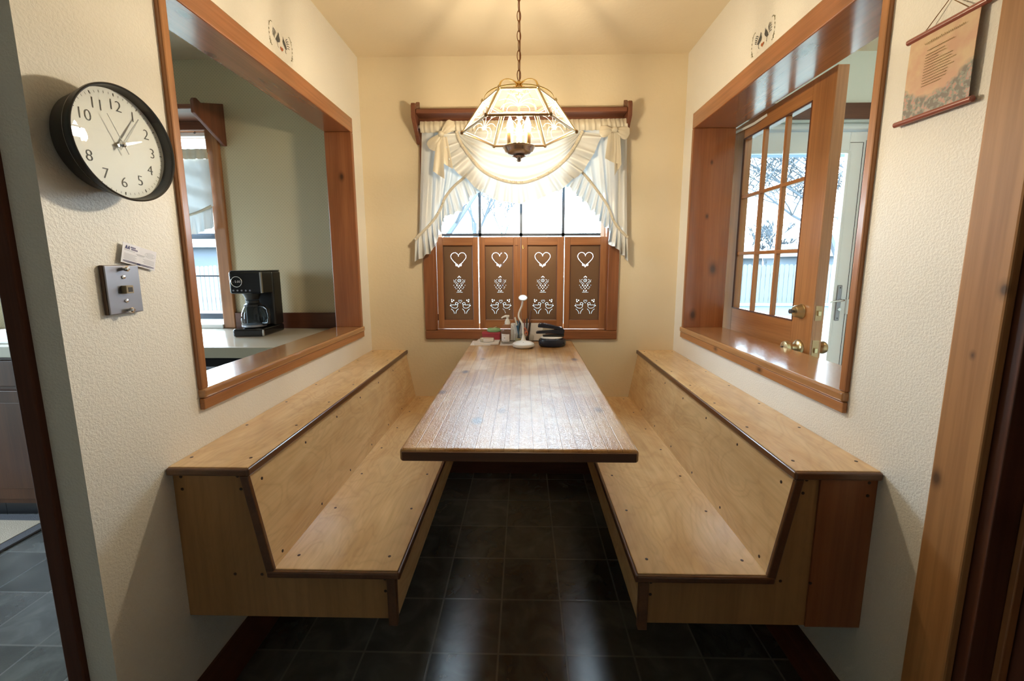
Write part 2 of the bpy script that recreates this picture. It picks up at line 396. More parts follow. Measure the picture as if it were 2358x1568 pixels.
M['black_gloss'] = P('glossy_black_plastic', (0.010, 0.010, 0.012), 0.12)
M['navy'] = P('black_navy_plastic', (0.010, 0.014, 0.028), 0.25)
M['darkgrey'] = P('dark_grey_metal', (0.10, 0.10, 0.10), 0.4, 0.5)
M['ink'] = P('black_ink', (0.035, 0.03, 0.028), 0.6)
M['steel'] = P('brushed_steel', (0.30, 0.30, 0.33), 0.38, 0.85, bump=(60, 0.1, 0.001))
M['chrome'] = P('bright_chrome', (0.75, 0.76, 0.78), 0.18, 1.0)
M['brown_plastic'] = P('brown_box_plastic', (0.09, 0.05, 0.03), 0.5)
M['cardpaper'] = P('white_card', (0.80, 0.80, 0.86), 0.5)
M['blueink'] = P('navy_print', (0.05, 0.05, 0.16), 0.6)
M['greyink'] = P('grey_print', (0.36, 0.36, 0.42), 0.6)
M['mauve'] = P('mauve_rod', (0.30, 0.085, 0.062), 0.28, coat=0.3)
M['string'] = P('brown_cord', (0.25, 0.14, 0.06), 0.8)
M['txt'] = P('brown_script', (0.28, 0.19, 0.07), 0.7)
M['counter'] = P('pale_laminate', (0.62, 0.57, 0.48), 0.16)
M['counter_edge'] = P('laminate_edge', (0.30, 0.27, 0.19), 0.4)
M['rug'] = P('rug_border', (0.11, 0.11, 0.125), 0.95, bump=(300, 0.8, 0.003))
M['rug_in'] = P('rug_beige', (0.50, 0.42, 0.33), 0.95, bump=(300, 0.8, 0.003))
M['paper'] = P('white_paper', (0.82, 0.80, 0.80), 0.6)
M['green'] = P('green_wrap', (0.23, 0.40, 0.20), 0.35)
M['red'] = P('red_box_card', (0.42, 0.05, 0.075), 0.45)
M['blue'] = P('blue_pen', (0.03, 0.12, 0.24), 0.3)
M['orange'] = P('orange_handle', (0.62, 0.20, 0.11), 0.4)
M['tinlabel'] = P('cream_label', (0.66, 0.60, 0.48), 0.6)
M['fence'] = P('grey_weathered_wood', (0.085, 0.098, 0.105), 0.9, bump=(30, 0.4, 0.01))
M['bark'] = P('grey_bark', (0.035, 0.045, 0.055), 0.9)
M['grass'] = P('dry_lawn', (0.10, 0.105, 0.085), 1.0, bump=(20, 0.6, 0.03))
M['house'] = P('blue_grey_siding', (0.05, 0.065, 0.082), 0.8)
M['roofm'] = P('pale_roof', (0.09, 0.095, 0.10), 0.9)
M['eave'] = P('white_eave', (0.2, 0.205, 0.21), 0.8)
M['soffit'] = P('patio_soffit', (0.6, 0.63, 0.64), 0.8)
M['beam'] = P('blue_grey_beam', (0.10, 0.15, 0.20), 0.7)
M['weather'] = P('black_weatherstrip', (0.012, 0.012, 0.012), 0.6)
M['sash'] = P('dark_bronze_sash', (0.05, 0.065, 0.09), 0.4, 0.3)
M['stencil_dark'] = P('slate_stencil_paint', (0.085, 0.085, 0.085), 0.8)
M['stencil_green'] = P('olive_stencil_paint', (0.14, 0.13, 0.05), 0.8)
M['stencil_red'] = P('rust_stencil_paint', (0.42, 0.12, 0.04), 0.8)

def scrollpaper():
    m, nt, b = newmat('peach_scroll_paper')
    tc = N(nt, 'ShaderNodeTexCoord'); s = N(nt, 'ShaderNodeSeparateXYZ'); L(nt, tc.outputs['Object'], s.inputs[0])
    # object origin is the bottom centre of the scroll: Z is height, Y runs along the wall
    n0 = N(nt, 'ShaderNodeTexNoise'); n0.inputs['Scale'].default_value = 22; n0.inputs['Detail'].default_value = 3
    L(nt, tc.outputs['Object'], n0.inputs['Vector'])
    r0_ = ramp(nt, [(0.4, (0.66, 0.40, 0.27)), (0.62, (0.72, 0.53, 0.33))]); L(nt, n0.outputs['Fac'], r0_.inputs[0])
    n1 = N(nt, 'ShaderNodeTexNoise'); n1.inputs['Scale'].default_value = 95; n1.inputs['Detail'].default_value = 3
    L(nt, tc.outputs['Object'], n1.inputs['Vector'])
    r1 = ramp(nt, [(0.36, (0.13, 0.14, 0.14)), (0.48, (0.24, 0.29, 0.25)), (0.56, (0.50, 0.27, 0.23)), (0.64, (0.40, 0.37, 0.36))])
    r1.color_ramp.interpolation = 'CONSTANT'
    L(nt, n1.outputs['Fac'], r1.inputs[0])
    # flower bank: tall on the camera side (small Y), lower in the middle
    yy = math_(nt, 'ABSOLUTE', math_(nt, 'SUBTRACT', s.outputs['Y'], 0.012))
    top = math_(nt, 'ADD', 0.042, math_(nt, 'MULTIPLY', yy, 0.42))
    top = math_(nt, 'ADD', top, math_(nt, 'MULTIPLY', math_(nt, 'SUBTRACT', n0.outputs['Fac'], 0.5), 0.06))
    k = math_(nt, 'SUBTRACT', top, s.outputs['Z'])
    rk = ramp(nt, [(0.0, (0, 0, 0)), (0.012, (0.85, 0.85, 0.85))]); L(nt, k, rk.inputs[0])
    L(nt, mixc(nt, rk.outputs[0], r0_.outputs[0], r1.outputs[0]), b.inputs['Base Color'])
    b.inputs['Roughness'].default_value = 0.6
    return m
M['scroll'] = scrollpaper()

# ================================================================== mesh helpers
class MB:
    def __init__(s): s.v = []; s.f = []
    def add(s, vs, fs):
        n = len(s.v); s.v += [tuple(v) for v in vs]; s.f += [tuple(i + n for i in f) for f in fs]; return s
    def box(s, a, b):
        x0, y0, z0 = a; x1, y1, z1 = b
        if x0 > x1: x0, x1 = x1, x0
        if y0 > y1: y0, y1 = y1, y0
        if z0 > z1: z0, z1 = z1, z0
        return s.add([(x0, y0, z0), (x1, y0, z0), (x1, y1, z0), (x0, y1, z0), (x0, y0, z1), (x1, y0, z1), (x1, y1, z1), (x0, y1, z1)],
                     [(0, 3, 2, 1), (4, 5, 6, 7), (0, 1, 5, 4), (1, 2, 6, 5), (2, 3, 7, 6), (3, 0, 4, 7)])
    def prism(s, poly, axis, a, b):
        """poly: 2D points in the two other axes (in xyz order), extruded along axis from a to b."""
        def mk(p, t):
            if axis == 'x': return (t, p[0], p[1])
            if axis == 'y': return (p[0], t, p[1])
            return (p[0], p[1], t)
        n = len(poly)
        vs = [mk(p, a) for p in poly] + [mk(p, b) for p in poly]
        fs = [tuple(range(n)), tuple(range(2 * n - 1, n - 1, -1))] + [(i, n + i, n + (i + 1) % n, (i + 1) % n) for i in range(n)]
        return s.add(vs, fs)
    def tube(s, pts, r, n=8, cap=True, rs=None, closed=False):
        pts = [Vector(p) for p in pts]; m = len(pts)
        vs = []; prev = None
        for i, p in enumerate(pts):
            if closed: t = pts[(i + 1) % m] - pts[(i - 1) % m]
            else: t = pts[min(i + 1, m - 1)] - pts[max(i - 1, 0)]
            t.normalize()
            if prev is None:
                a = Vector((0, 0, 1)) if abs(t.z) < 0.9 else Vector((1, 0, 0))
                u = t.cross(a).normalized()
            else:
                u = (prev - t * prev.dot(t)).normalized()
            prev = u; w = t.cross(u)
            rr = rs[i] if rs else r
            vs += [p + (u * math.cos(2 * PI * k / n) + w * math.sin(2 * PI * k / n)) * rr for k in range(n)]
        fs = []
        for i in range(m if closed else m - 1):
            j = (i + 1) % m
            fs += [(i * n + k, i * n + (k + 1) % n, j * n + (k + 1) % n, j * n + k) for k in range(n)]
        if cap and not closed: fs += [tuple(range(n - 1, -1, -1)), tuple(range((m - 1) * n, m * n))]
        return s.add(vs, fs)
    def lathe(s, prof, c, n=24, axis='z', sx=1.0, sy=1.0, cap=True):
        """prof: (radius, height) pairs from bottom to top round the point c."""
        vs = []; m = len(prof)
        for r, h in prof:
            for k in range(n):
                a = 2 * PI * k / n; p = (r * math.cos(a) * sx, r * math.sin(a) * sy, h)
                if axis == 'x': p = (p[2], p[0], p[1])
                if axis == 'y': p = (p[0], p[2], p[1])
                vs.append((c[0] + p[0], c[1] + p[1], c[2] + p[2]))
        fs = [(i * n + k, i * n + (k + 1) % n, (i + 1) * n + (k + 1) % n, (i + 1) * n + k) for i in range(m - 1) for k in range(n)]
        if cap and prof[0][0] > 1e-5: fs.append(tuple(range(n - 1, -1, -1)))
        if cap and prof[-1][0] > 1e-5: fs.append(tuple(range((m - 1) * n, m * n)))
        return s.add(vs, fs)
    def grid(s, rows):
        m = len(rows); n = len(rows[0])
        return s.add([p for r in rows for p in r], [(i * n + k, i * n + k + 1, (i + 1) * n + k + 1, (i + 1) * n + k) for i in range(m - 1) for k in range(n - 1)])
    def ribbon(s, pts, w, nrm, lift=0.0):
        """flat strip of width w following pts, lying in the plane with normal nrm."""
        nrm = Vector(nrm); pts = [Vector(p) for p in pts]; vs = []
        for i, p in enumerate(pts):
            t = (pts[min(i + 1, len(pts) - 1)] - pts[max(i - 1, 0)]).normalized()
            u = nrm.cross(t).normalized() * (w[i] if isinstance(w, (list, tuple)) else w) * 0.5
            vs += [p + u + nrm * lift, p - u + nrm * lift]
        return s.add(vs, [(2 * i, 2 * i + 1, 2 * i + 3, 2 * i + 2) for i in range(len(pts) - 1)])
    def xf(s, fn):
        s.v = [tuple(fn(Vector(v))) for v in s.v]; return s

def tag(o, label, cat, group=None, kind=None):
    o['label'] = label; o['category'] = cat
    if group: o['group'] = group
    if kind: o['kind'] = kind
    return o
def thing(name, label, cat, loc=(0, 0, 0), group=None, kind=None):
    o = bpy.data.objects.new(name, None); o.empty_display_size = 0.05
    o.location = loc; COL.objects.link(o)
    return tag(o, label, cat, group, kind)
def origin(p):
    v = Vector((0, 0, 0))
    while p is not None:
        v += p.location; p = p.parent
    return v
def build(name, mb, mat, parent=None, bevel=0.0, smooth=None, seg=2, solid=0.0, subd=0, label=None, loc=None):
    """links one mesh object; mb is in world coordinates."""
    o0 = origin(parent)
    l0 = Vector(loc) - o0 if loc is not None else Vector((0, 0, 0))
    me = bpy.data.meshes.new(name)
    me.from_pydata([Vector(v) - o0 - l0 for v in mb.v], [], mb.f)
    bm = bmesh.new(); bm.from_mesh(me)
    bmesh.ops.recalc_face_normals(bm, faces=bm.faces); bm.to_mesh(me); bm.free()
    me.materials.append(mat)
    if smooth is not None:
        for p in me.polygons: p.use_smooth = True
        me.set_sharp_from_angle(angle=math.radians(smooth))
    o = bpy.data.objects.new(name, me); COL.objects.link(o)
    o.location = l0
    if parent is not None: o.parent = parent
    if solid:
        md = o.modifiers.new('thickness', 'SOLIDIFY'); md.thickness = solid; md.offset = 0
    if bevel:
        md = o.modifiers.new('soft_edges', 'BEVEL'); md.width = bevel; md.segments = seg
        md.limit_method = 'ANGLE'; md.angle_limit = math.radians(40)
    if subd:
        md = o.modifiers.new('smooth', 'SUBSURF'); md.levels = subd; md.render_levels = subd
    if label: o['label'] = label
    return o
def B(a, b): return MB().box(a, b)
def copy_tree(o, parent=None):
    c = o.copy(); COL.objects.link(c); c.parent = parent
    for ch in list(o.children): copy_tree(ch, c)
    return c
def structure(name, mb, mat, label, cat, bevel=0.0, **kw):
    o = build(name, mb, mat, None, bevel, **kw)
    return tag(o, label, cat, None, 'structure')
def textmesh(txt, size, align='CENTER'):
    cu = bpy.data.curves.new('lettering', 'FONT'); cu.body = txt; cu.size = size
    cu.offset = -size * 0.016; cu.align_x = align; cu.align_y = 'CENTER'; cu.resolution_u = 3
    o = bpy.data.objects.new('lettering', cu); COL.objects.link(o)
    dg = bpy.context.evaluated_depsgraph_get()
    me = bpy.data.meshes.new_from_object(o.evaluated_get(dg))
    vs = [tuple(v.co) for v in me.vertices]; fs = [tuple(p.vertices) for p in me.polygons]
    bpy.data.objects.remove(o); bpy.data.curves.remove(cu); bpy.data.meshes.remove(me)
    return vs, fs

# ================================================================== room shell
floor = structure('floor', B((-3.7, -2.75, -0.05), (2.7, D + 0.15, 0.0)), M['tile'], 'dark slate-look vinyl tile floor with pale grout under the benches', 'floor')
structure('ceiling', B((-3.7, -2.75, H), (2.7, D + 0.15, H + 0.08)), M['ceil'], 'cream painted ceiling above the booth', 'ceiling')

def wall_with_hole(axis, c0, c1, u0_, u1_, z0, z1, holes):
    """wall slab across axis from c0 to c1; u along the other horizontal axis; holes (u0,u1,z0,z1) sorted in u."""
    mb = MB()
    def bx(ua, ub, za, zb):
        if ub - ua < 1e-4 or zb - za < 1e-4: return
        if axis == 'x': mb.box((c0, ua, za), (c1, ub, zb))
        else: mb.box((ua, c0, za), (ub, c1, zb))
    u = u0_
    for (a, b, za, zb) in holes:
        bx(u, a, z0, z1); bx(a, b, z0, za); bx(a, b, zb, z1); u = b
    bx(u, u1_, z0, z1)
    return mb
WT = D + 0.15
structure('wall_left', wall_with_hole('x', -1.022, XL, 0.795, D, 0, H, [(1.118, 2.296, 0.915, 2.06)]), M['wall'],
          'cream textured left wall with the pass-through opening to the kitchen', 'wall')
structure('wall_right', wall_with_hole('x', XR, 1.085, 0.775, D, 0, H, [(1.120, 2.308, 0.915, 2.07)]), M['wall'],
          'cream textured right wall with the pass-through opening to the entry', 'wall')
structure('wall_back', wall_with_hole('y', D, WT, -0.98, 1.0, 0, H, [(-0.525, 0.487, 0.912, 2.08)]), M['wall_fine'],
          'cream back wall around the shuttered window', 'wall')
structure('wall_kitchen', wall_with_hole('y', D, WT, -3.7, -0.98, 0, H, [(-3.0, -1.812, 0.945, 2.07)]), M['wallpaper'],
          'dotted wallpaper wall behind the coffee maker', 'wall')
structure('wall_entry', wall_with_hole('y', D, WT, 1.0, 2.7, 0, H, [(1.092, 2.03, 0.0, 2.09)]), M['hall'],
          'pale green grey entry wall above the outside door', 'wall')
structure('wall_west', wall_with_hole('x', -3.7, -3.6, -2.75, D, 0, H, [(0.70, 1.35, 0.0, 2.02)]), M['room'], 'plain far kitchen wall', 'wall')
structure('wall_rear', wall_with_hole('y', -2.75, -2.6, -3.7, 1.2, 0, H, []), M['room'], 'plain wall behind the viewer', 'wall')
structure('wall_east', B((2.6, 0.7, 0), (2.7, D, H)), M['hall'], 'pale entry hall side wall', 'wall')
structure('wall_closet', B((1.085, 0.62, 0), (2.7, 0.72, H)), M['hall'], 'pale entry hall end wall', 'wall')
structure('wall_side', wall_with_hole('x', 1.02, 1.12, -2.75, 0.62, 0, H, []), M['room'], 'plain wall beside the viewer', 'wall')

# baseboards
structure('baseboard_left', B((XL, 0.80, 0), (XL + 0.012, D, 0.142)), M['dark_y'], 'dark brown baseboard under the left bench', 'baseboard', 0.002)
structure('baseboard_right', B((XR - 0.012, 0.86, 0), (XR, D, 0.142)), M['dark_y'], 'dark brown baseboard under the right bench', 'baseboard', 0.002)
structure('baseboard_back', B((XL + 0.012, D - 0.012, 0), (XR - 0.012, D, 0.142)), M['dark_x'], 'dark brown baseboard on the back wall under the table', 'baseboard', 0.002)

# dark casing on the kitchen side of the left wall end
structure('trim_1', B((-1.026, 0.783, 0), (-0.988, 0.86, H)), M['dark_matte'], 'dark brown door casing on the end of the left wall', 'trim', 0.003)

# ---------------------------------------------------------------- pass-through frames
def frame_left():
    t = thing('trim_2', 'stained wood frame of the left pass-through with its sill, looking into the kitchen', 'trim', (-0.98, 1.7, 0.9), kind='structure')
    x0, x1 = -1.056, -0.912
    build('header', B((x0, 1.112, 1.997), (x1, 2.297, 2.072)), M['head_left'], t, 0.004)
    build('jamb', B((x0, 2.268, 0.957), (x1, 2.297, 1.997)), M['jamb_left'], t, 0.004)
    build('jamb', B((x0, 1.112, 0.957), (x1, 1.137, 1.997)), M['pine_z'], t, 0.004)
    build('sill', B((x0 - 0.01, 1.112, 0.930), (x1 + 0.006, 2.306, 0.958)), M['sill'], t, 0.007, seg=3)
    build('apron', B((XL, 1.112, 0.897), (x1 + 0.001, 2.306, 0.930)), M['pine_y'], t, 0.003)
frame_left()
def frame_right():
    t = thing('trim_3', 'stained wood frame of the right pass-through with its deep sill, in front of the glazed door', 'trim', (0.99, 1.7, 0.9), kind='structure')
    x0, x1 = 0.882, 1.100
    build('header', B((x0, 1.114, 2.003), (x1, 2.306, 2.082)), M['red_y'], t, 0.004)
    build('jamb', B((x0, 2.280, 0.955), (x1, 2.306, 2.003)), M['jamb_right'], t, 0.004)
    build('jamb', B((x0, 1.114, 0.957), (x1, 1.138, 2.003)), M['pine_z'], t, 0.004)
    build('sill', B((x0 - 0.006, 1.114, 0.928), (x1 + 0.01, 2.316, 0.957)), M['sill'], t, 0.007, seg=3)
    build('apron', B((x0 - 0.001, 1.114, 0.897), (XR, 2.316, 0.928)), M['apron_right'], t, 0.003)
frame_right()

# ---------------------------------------------------------------- right foreground door and casing
structure('trim_4', B((0.876, 0.766, 0), (XR + 0.0, 0.852, H)), M['casing_pine'], 'honey pine door casing at the right edge beside the hanging scroll', 'trim', 0.004)
def dark_door():
    t = thing('door_3', 'dark brown door in shadow at the far right edge', 'door', (1.0, 0.3, 0), kind='structure')
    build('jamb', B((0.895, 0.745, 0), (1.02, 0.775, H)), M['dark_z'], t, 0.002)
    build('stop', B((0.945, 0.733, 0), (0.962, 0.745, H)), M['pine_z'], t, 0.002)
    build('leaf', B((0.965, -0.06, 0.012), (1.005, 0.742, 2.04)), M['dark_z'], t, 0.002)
    for z in (1.085, 0.805):
        kn = MB().lathe([(0.024, 0), (0.024, -0.006), (0.011, -0.008), (0.011, -0.03), (0.026, -0.036), (0.027, -0.05), (0.018, -0.058), (0, -0.06)], (0.965, 0.682, z), 16, 'x')
        build('knob', kn, M['black'], t, smooth=40)
dark_door()

# ================================================================== benches
def bench(side):
    sd = 'left' if side < 0 else 'right'
    wx, xb, zb, xs, zs, xf = ((0.925, 0.711, 0.789, 0.668, 0.500, 0.332) if side < 0 else (0.8945, 0.680, 0.793, 0.636, 0.502, 0.296))
    lab = {'left': 'birch plywood bench on the left wall under the kitchen pass-through, dark edge trim',
           'right': 'birch plywood bench on the right wall under the entry pass-through, with a reddish end board'}[sd]
    t = thing('booth_bench', lab, 'bench', (side * 0.63, 1.72, zb - 0.445), 'built-in booth benches')
    X = lambda x: side * x
    yn = 0.988
    y1 = D - 0.001
    wx -= 0.0005
    xfa = xf + 0.013                       # fascia face
    bz = 0.346
    top = build('top_ledge', B((X(wx), yn, zb - 0.020), (X(xb + 0.004), y1, zb)), M['birch_y'], t, 0.002)
    back = build('backrest', MB().prism([(X(xb + 0.006), zb - 0.020), (X(xs), zs), (X(xs + 0.022), zs - 0.018), (X(xb + 0.03), zb - 0.020)], 'y', yn + 0.004, y1), M['birch_y'], t, 0.001)
    seat = build('seat', B((X(xs + 0.0215), yn, zs - 0.019), (X(xf + 0.004), y1, zs)), M['birch_y'], t, 0.002)
    fas = build('front_panel', B((X(xfa), 1.003, bz), (X(xfa + 0.018), y1, zs - 0.019)), M['birch_y'], t, 0.001)
    endp = [(X(wx), bz), (X(xfa + 0.006), bz), (X(xfa + 0.006), zs - 0.019), (X(xs + 0.016), zs - 0.019), (X(xb + 0.026), zb - 0.02), (X(wx), zb - 0.02)]
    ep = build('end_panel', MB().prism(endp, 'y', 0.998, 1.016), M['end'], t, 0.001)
    if side > 0:
        build('end_board', B((0.7515, 0.992, bz + 0.001), (wx, 0.998, zb - 0.022)), M['cedar'], t, 0.001, label='reddish cedar end board')
    # dark edge trim
    r = 0.011
    def strip(name, a, b, w=0.010, n=(0, 0, 1)):
        build(name, MB().tube([a, b], w, 10), M['edge'], t, smooth=60)
    e1 = build('edge_trim', B((X(wx), yn - 0.010, zb - 0.021), (X(xb - 0.001), yn, zb - 0.001)), M['edge'], t, 0.006, seg=3)
    build('edge_trim', B((X(xb - 0.005), yn - 0.010, zb - 0.0215), (X(xb + 0.004), y1, zb + 0.0005)), M['edge'], t, 0.005, seg=3)
    build('edge_trim', MB().prism([(X(xb + 0.001), zb - 0.021), (X(xs - 0.003), zs - 0.001), (X(xs + 0.019), zs - 0.010), (X(xb + 0.023), zb - 0.021)], 'y', yn - 0.008, yn + 0.004), M['edge'], t, 0.003)
    build('edge_trim', B((X(xs + 0.018), yn - 0.010, zs - 0.021), (X(xf - 0.001), yn, zs - 0.001)), M['edge'], t, 0.006, seg=3)
    build('edge_trim', B((X(xf - 0.004), yn - 0.010, zs - 0.0205), (X(xf + 0.004), y1, zs + 0.0005)), M['edge'], t, 0.004, seg=3)
    build('corner_trim', B((X(xfa - 0.003), 0.986, bz - 0.012), (X(xfa + 0.022), 1.003, zs - 0.020)), M['edge'], t, 0.002)
    # plugs over the screws
    def plug(par, c, n):
        n = Vector(n).normalized(); c = Vector(c)
        a = n.cross(Vector((0.3, 1, 0.2))).normalized(); b2 = n.cross(a)
        mb = MB(); k = 10; rr = 0.0042
        ring = [c + a * math.cos(2 * PI * i / k) * rr + b2 * math.sin(2 * PI * i / k) * rr for i in range(k)]
        mb.add([p - n * 0.001 for p in ring] + [p + n * 0.0006 for p in ring] + [c + n * 0.0009],
               [(i, (i + 1) % k, k + (i + 1) % k, k + i) for i in range(k)] + [(k + i, k + (i + 1) % k, 2 * k) for i in range(k)])
        build('screw_plug', mb, M['nail'], par)
    for i in range(7):
        y = 1.041 + 0.2265 * i
        if y > D - 0.02: break
        plug(top, (X(wx - 0.020), y, zb), (0, 0, 1)); plug(top, (X(xb + 0.030), y, zb), (0, 0, 1))
        plug(seat, (X(xs - 0.037), y, zs), (0, 0, 1)); plug(seat, (X(xf + 0.043), y, zs), (0, 0, 1))
    bd = Vector((X(xs) - X(xb + 0.006), 0, zs - zb + 0.02))
    bn = Vector((-side * abs(bd.z), 0, abs(bd.x)))
    for i in range(6):
        y = 1.033 + 0.2265 * i
        for f in (0.13, 0.93):
            p = Vector((X(xb + 0.006), y, zb - 0.02)) + bd * f
            plug(back, p, bn)
    yy = 0.998
    for x, z in ((wx - 0.022, zb - 0.033), (wx - 0.022, zb - 0.068), (xb + 0.040, zb - 0.030), (xb + 0.034, zb - 0.066),
                 (xs + 0.117, zs - 0.025), (xs + 0.043, zs - 0.025), (xs - 0.033, zs - 0.026), (xf + 0.043, zs - 0.034), (xf + 0.043, zs - 0.070)):
        plug(ep, (X(x), 0.992 if (side > 0 and x > 0.7515) else yy, z), (0, -1, 0))
bench(-1); bench(1)

# ================================================================== table
TZ = 0.85
def table():
    t = thing('booth_table', 'worn varnished plank table between the two benches, meeting the wall under the window', 'table', (-0.013, 1.7, TZ - 0.036))
    build('tabletop', B((-0.313, 0.972, TZ - 0.035), (0.287, D - 0.001, TZ)), M['table'], t, 0.009, seg=4)
    build('end_edge', B((-0.306, 0.9685, TZ - 0.030), (0.280, 0.974, TZ - 0.006)), M['table_edge'], t, 0.002)
    build('wall_ledger', B((-0.26, D - 0.045, TZ - 0.085), (0.235, D - 0.001, TZ - 0.0355)), M['table_edge'], t, 0.002)
    lb = MB().prism([(D - 0.046, TZ - 0.0355), (D - 0.55, TZ - 0.0355), (D - 0.55, TZ - 0.06), (D - 0.07, 0.55), (D - 0.046, 0.55)], 'x', -0.033, 0.007)
    build('support_bracket', lb, M['table_edge'], t, 0.002)
table()

# ================================================================== window in the alcove
def window_alcove():
    t = thing('window_1', 'alcove window with dark thin muntins above the shutters', 'window', (-0.02, D, 1.5), kind='structure')
    x0, x1, z0, z1 = -0.525, 0.487, 0.912, 2.08
    w = 0.065
    for a, b, nm in (((x0 - w, D - 0.022, z0 - 0.052), (x1 + w, D, z0), 'casing'), ((x0 - w, D - 0.022, z1), (x1 + w, D, z1 + w), 'casing')):
        build(nm, B(a, b), M['case_x'], t, 0.006, seg=3)
    build('casing', B((x0 - w, D - 0.022, z0), (x0, D, z1)), M['case_z'], t, 0.006, seg=3)
    build('casing', B((x1, D - 0.022, z0), (x1 + w, D, z1)), M['case_z'], t, 0.006, seg=3)
    # reveal lining
    lin = MB().box((x0, D - 0.01, z0), (x0 + 0.008, WT, z1)).box((x1 - 0.008, D - 0.01, z0), (x1, WT, z1)).box((x0, D - 0.01, z0), (x1, WT, z0 + 0.006)).box((x0, D - 0.01, z1 - 0.008), (x1, WT, z1))
    build('lining', lin, M['case_z'], t)
    sash = MB()
    ya, yb = 2.525, 2.55
    sash.box((x0 + 0.008, ya, z0 + 0.006), (x0 + 0.030, yb, z1 - 0.008)).box((x1 - 0.030, ya, z0 + 0.006), (x1 - 0.008, yb, z1 - 0.008))
    sash.box((x0 + 0.03, ya, z0 + 0.006), (x1 - 0.03, yb, z0 + 0.03)).box((x0 + 0.03, ya, z1 - 0.03), (x1 - 0.03, yb, z1 - 0.008))
    build('window_frame', sash, M['white_metal'], t)
    build('pane', B((x0 + 0.03, 2.535, z0 + 0.03), (x1 - 0.03, 2.539, z1 - 0.03)), M['pane'], t)
    for x in (-0.265, -0.018, 0.234):
        build('muntin', B((x - 0.008, 2.526, z0 + 0.03), (x + 0.008, 2.535, z1 - 0.03)), M['sash'], t)
    for z in (1.480, 1.775):
        build('muntin', B((x0 + 0.03, 2.526, z - 0.008), (x1 - 0.03, 2.534, z + 0.008)), M['sash'], t)
window_alcove()

# ---------------------------------------------------------------- pierced cafe shutters
def heart(n, cx, cy, s, ph=0.0):
    P_ = []
    for i in range(160):
        a = 2 * PI * i / 160 + ph
        x = 16 * math.sin(a) ** 3; y = 13 * math.cos(a) - 5 * math.cos(2 * a) - 2 * math.cos(3 * a) - math.cos(4 * a)
        P_.append((cx + x * s, cy - y * s))
    q = P_ + [P_[0]]; L_ = [0.0]
    for a, b in zip(q[:-1], q[1:]): L_.append(L_[-1] + math.hypot(b[0] - a[0], b[1] - a[1]))
    out = []; j = 0
    for i in range(n):
        d = L_[-1] * i / n
        while L_[j + 1] < d: j += 1
        t_ = (d - L_[j]) / max(L_[j + 1] - L_[j], 1e-9)
        out.append((q[j][0] + (q[j + 1][0] - q[j][0]) * t_, q[j][1] + (q[j + 1][1] - q[j][1]) * t_))
    return out
def along(poly, step):
    out = []; carry = 0.0
    for (x0, y0), (x1, y1) in zip(poly[:-1], poly[1:]):
        l = math.hypot(x1 - x0, y1 - y0)
        d = carry
        while d < l:
            out.append((x0 + (x1 - x0) * d / l, y0 + (y1 - y0) * d / l)); d += step
        carry = d - l
    return out
def pattern(missing=False):
    """holes (x, y, rx, ry) in drawing units: x 130..585, y 180..1335 (y down)."""
    h = []
    c = 357
    def dots(ps, r): h.extend((x, y, r * 0.78, r * 0.78) for x, y in ps)
    hp = heart(42, c + 7, 382, 7.4)
    dots([(x, y + (0 if y < 420 else 6)) for x, y in hp], 3.6)
    for sx in (-1, 1):                                    # bow under the heart
        dots([(c + 7 + sx * dx, dy) for dx, dy in ((14, 478), (30, 470), (44, 478), (40, 492), (24, 494), (10, 498))], 4.2)
    c2 = 370
    dots([(c2, 656), (c2 - 12, 668), (c2 + 12, 668), (c2 - 24, 676), (c2 + 24, 676)], 4)
    for i in range(10): dots([(c2 + 26 * math.cos(i * PI / 5), 722 + 24 * math.sin(i * PI / 5))], 4.2)
    for i in range(5): dots([(c2 + 11 * math.cos(i * PI / 2.5), 722 + 11 * math.sin(i * PI / 2.5))], 3.4)
    for sx in (-1, 1):
        dots([(c2 + sx * dx, dy) for dx, dy in ((48, 706), (62, 716), (76, 730), (88, 716), (84, 742), (68, 752), (56, 738), (46, 752), (34, 764), (60, 772), (20, 772), (44, 782), (88, 796), (72, 822), (62, 826), (60, 848), (40, 850), (28, 792))], 4.2)
    for x, y in ((c2 - 20, 824), (c2 + 20, 824), (c2, 850), (c2 - 40, 800), (c2, 800), (c2 + 40, 800)): h.append((x, y, 7, 8))
    for x in (c2 - 22, c2 + 20): h.append((x, 880, 6, 10))
    dots([(c2 + dx, 903) for dx in (-40, -26, -12, 2, 16, 30, 44)], 4)
    dots([(c2 + 2, 882), (c2 + 2, 892)], 3.6)
    dots(heart(12, 377, 1046, 1.65), 3.6)
    for sx in (-1, 1):
        q = 378
        X = lambda v: q + sx * v
        body = [(158, 1108), (120, 1102), (84, 1104), (60, 1096)]
        dots(along([(X(a), b) for a, b in body], 13), 4.2)
        belly = [(158, 1108), (140, 1134), (110, 1152), (80, 1156), (54, 1146), (42, 1126), (42, 1104), (60, 1096)]
        dots(along([(X(a), b) for a, b in belly], 13), 4.2)
        head = [(76, 1094), (78, 1074), (62, 1062), (46, 1070), (30, 1084), (44, 1094), (54, 1108)]
        dots(along([(X(a), b) for a, b in head], 11), 4)
        dots([(X(150), 1090), (X(162), 1116)], 4.6)
        leg1 = [(142, 1168), (118, 1190), (102, 1214), (96, 1246)]
        leg2 = [(34, 1166), (56, 1186), (70, 1212), (74, 1246)]
        dots(along([(X(a), b) for a, b in leg1], 12), 4)
        l2 = along([(X(a), b) for a, b in leg2], 12)
        if missing and sx > 0:
            h[:] = [e for e in h if not (e[1] > 1180 and e[0] > q and e[0] < X(130))]
            l2 = l2[::2]
        dots(l2, 4)
        for x, y, rx, ry in ((136, 1024, 7, 13), (106, 1030, 8, 11), (130, 1052, 12, 7)): h.append((X(x), y, rx, ry))
    return h
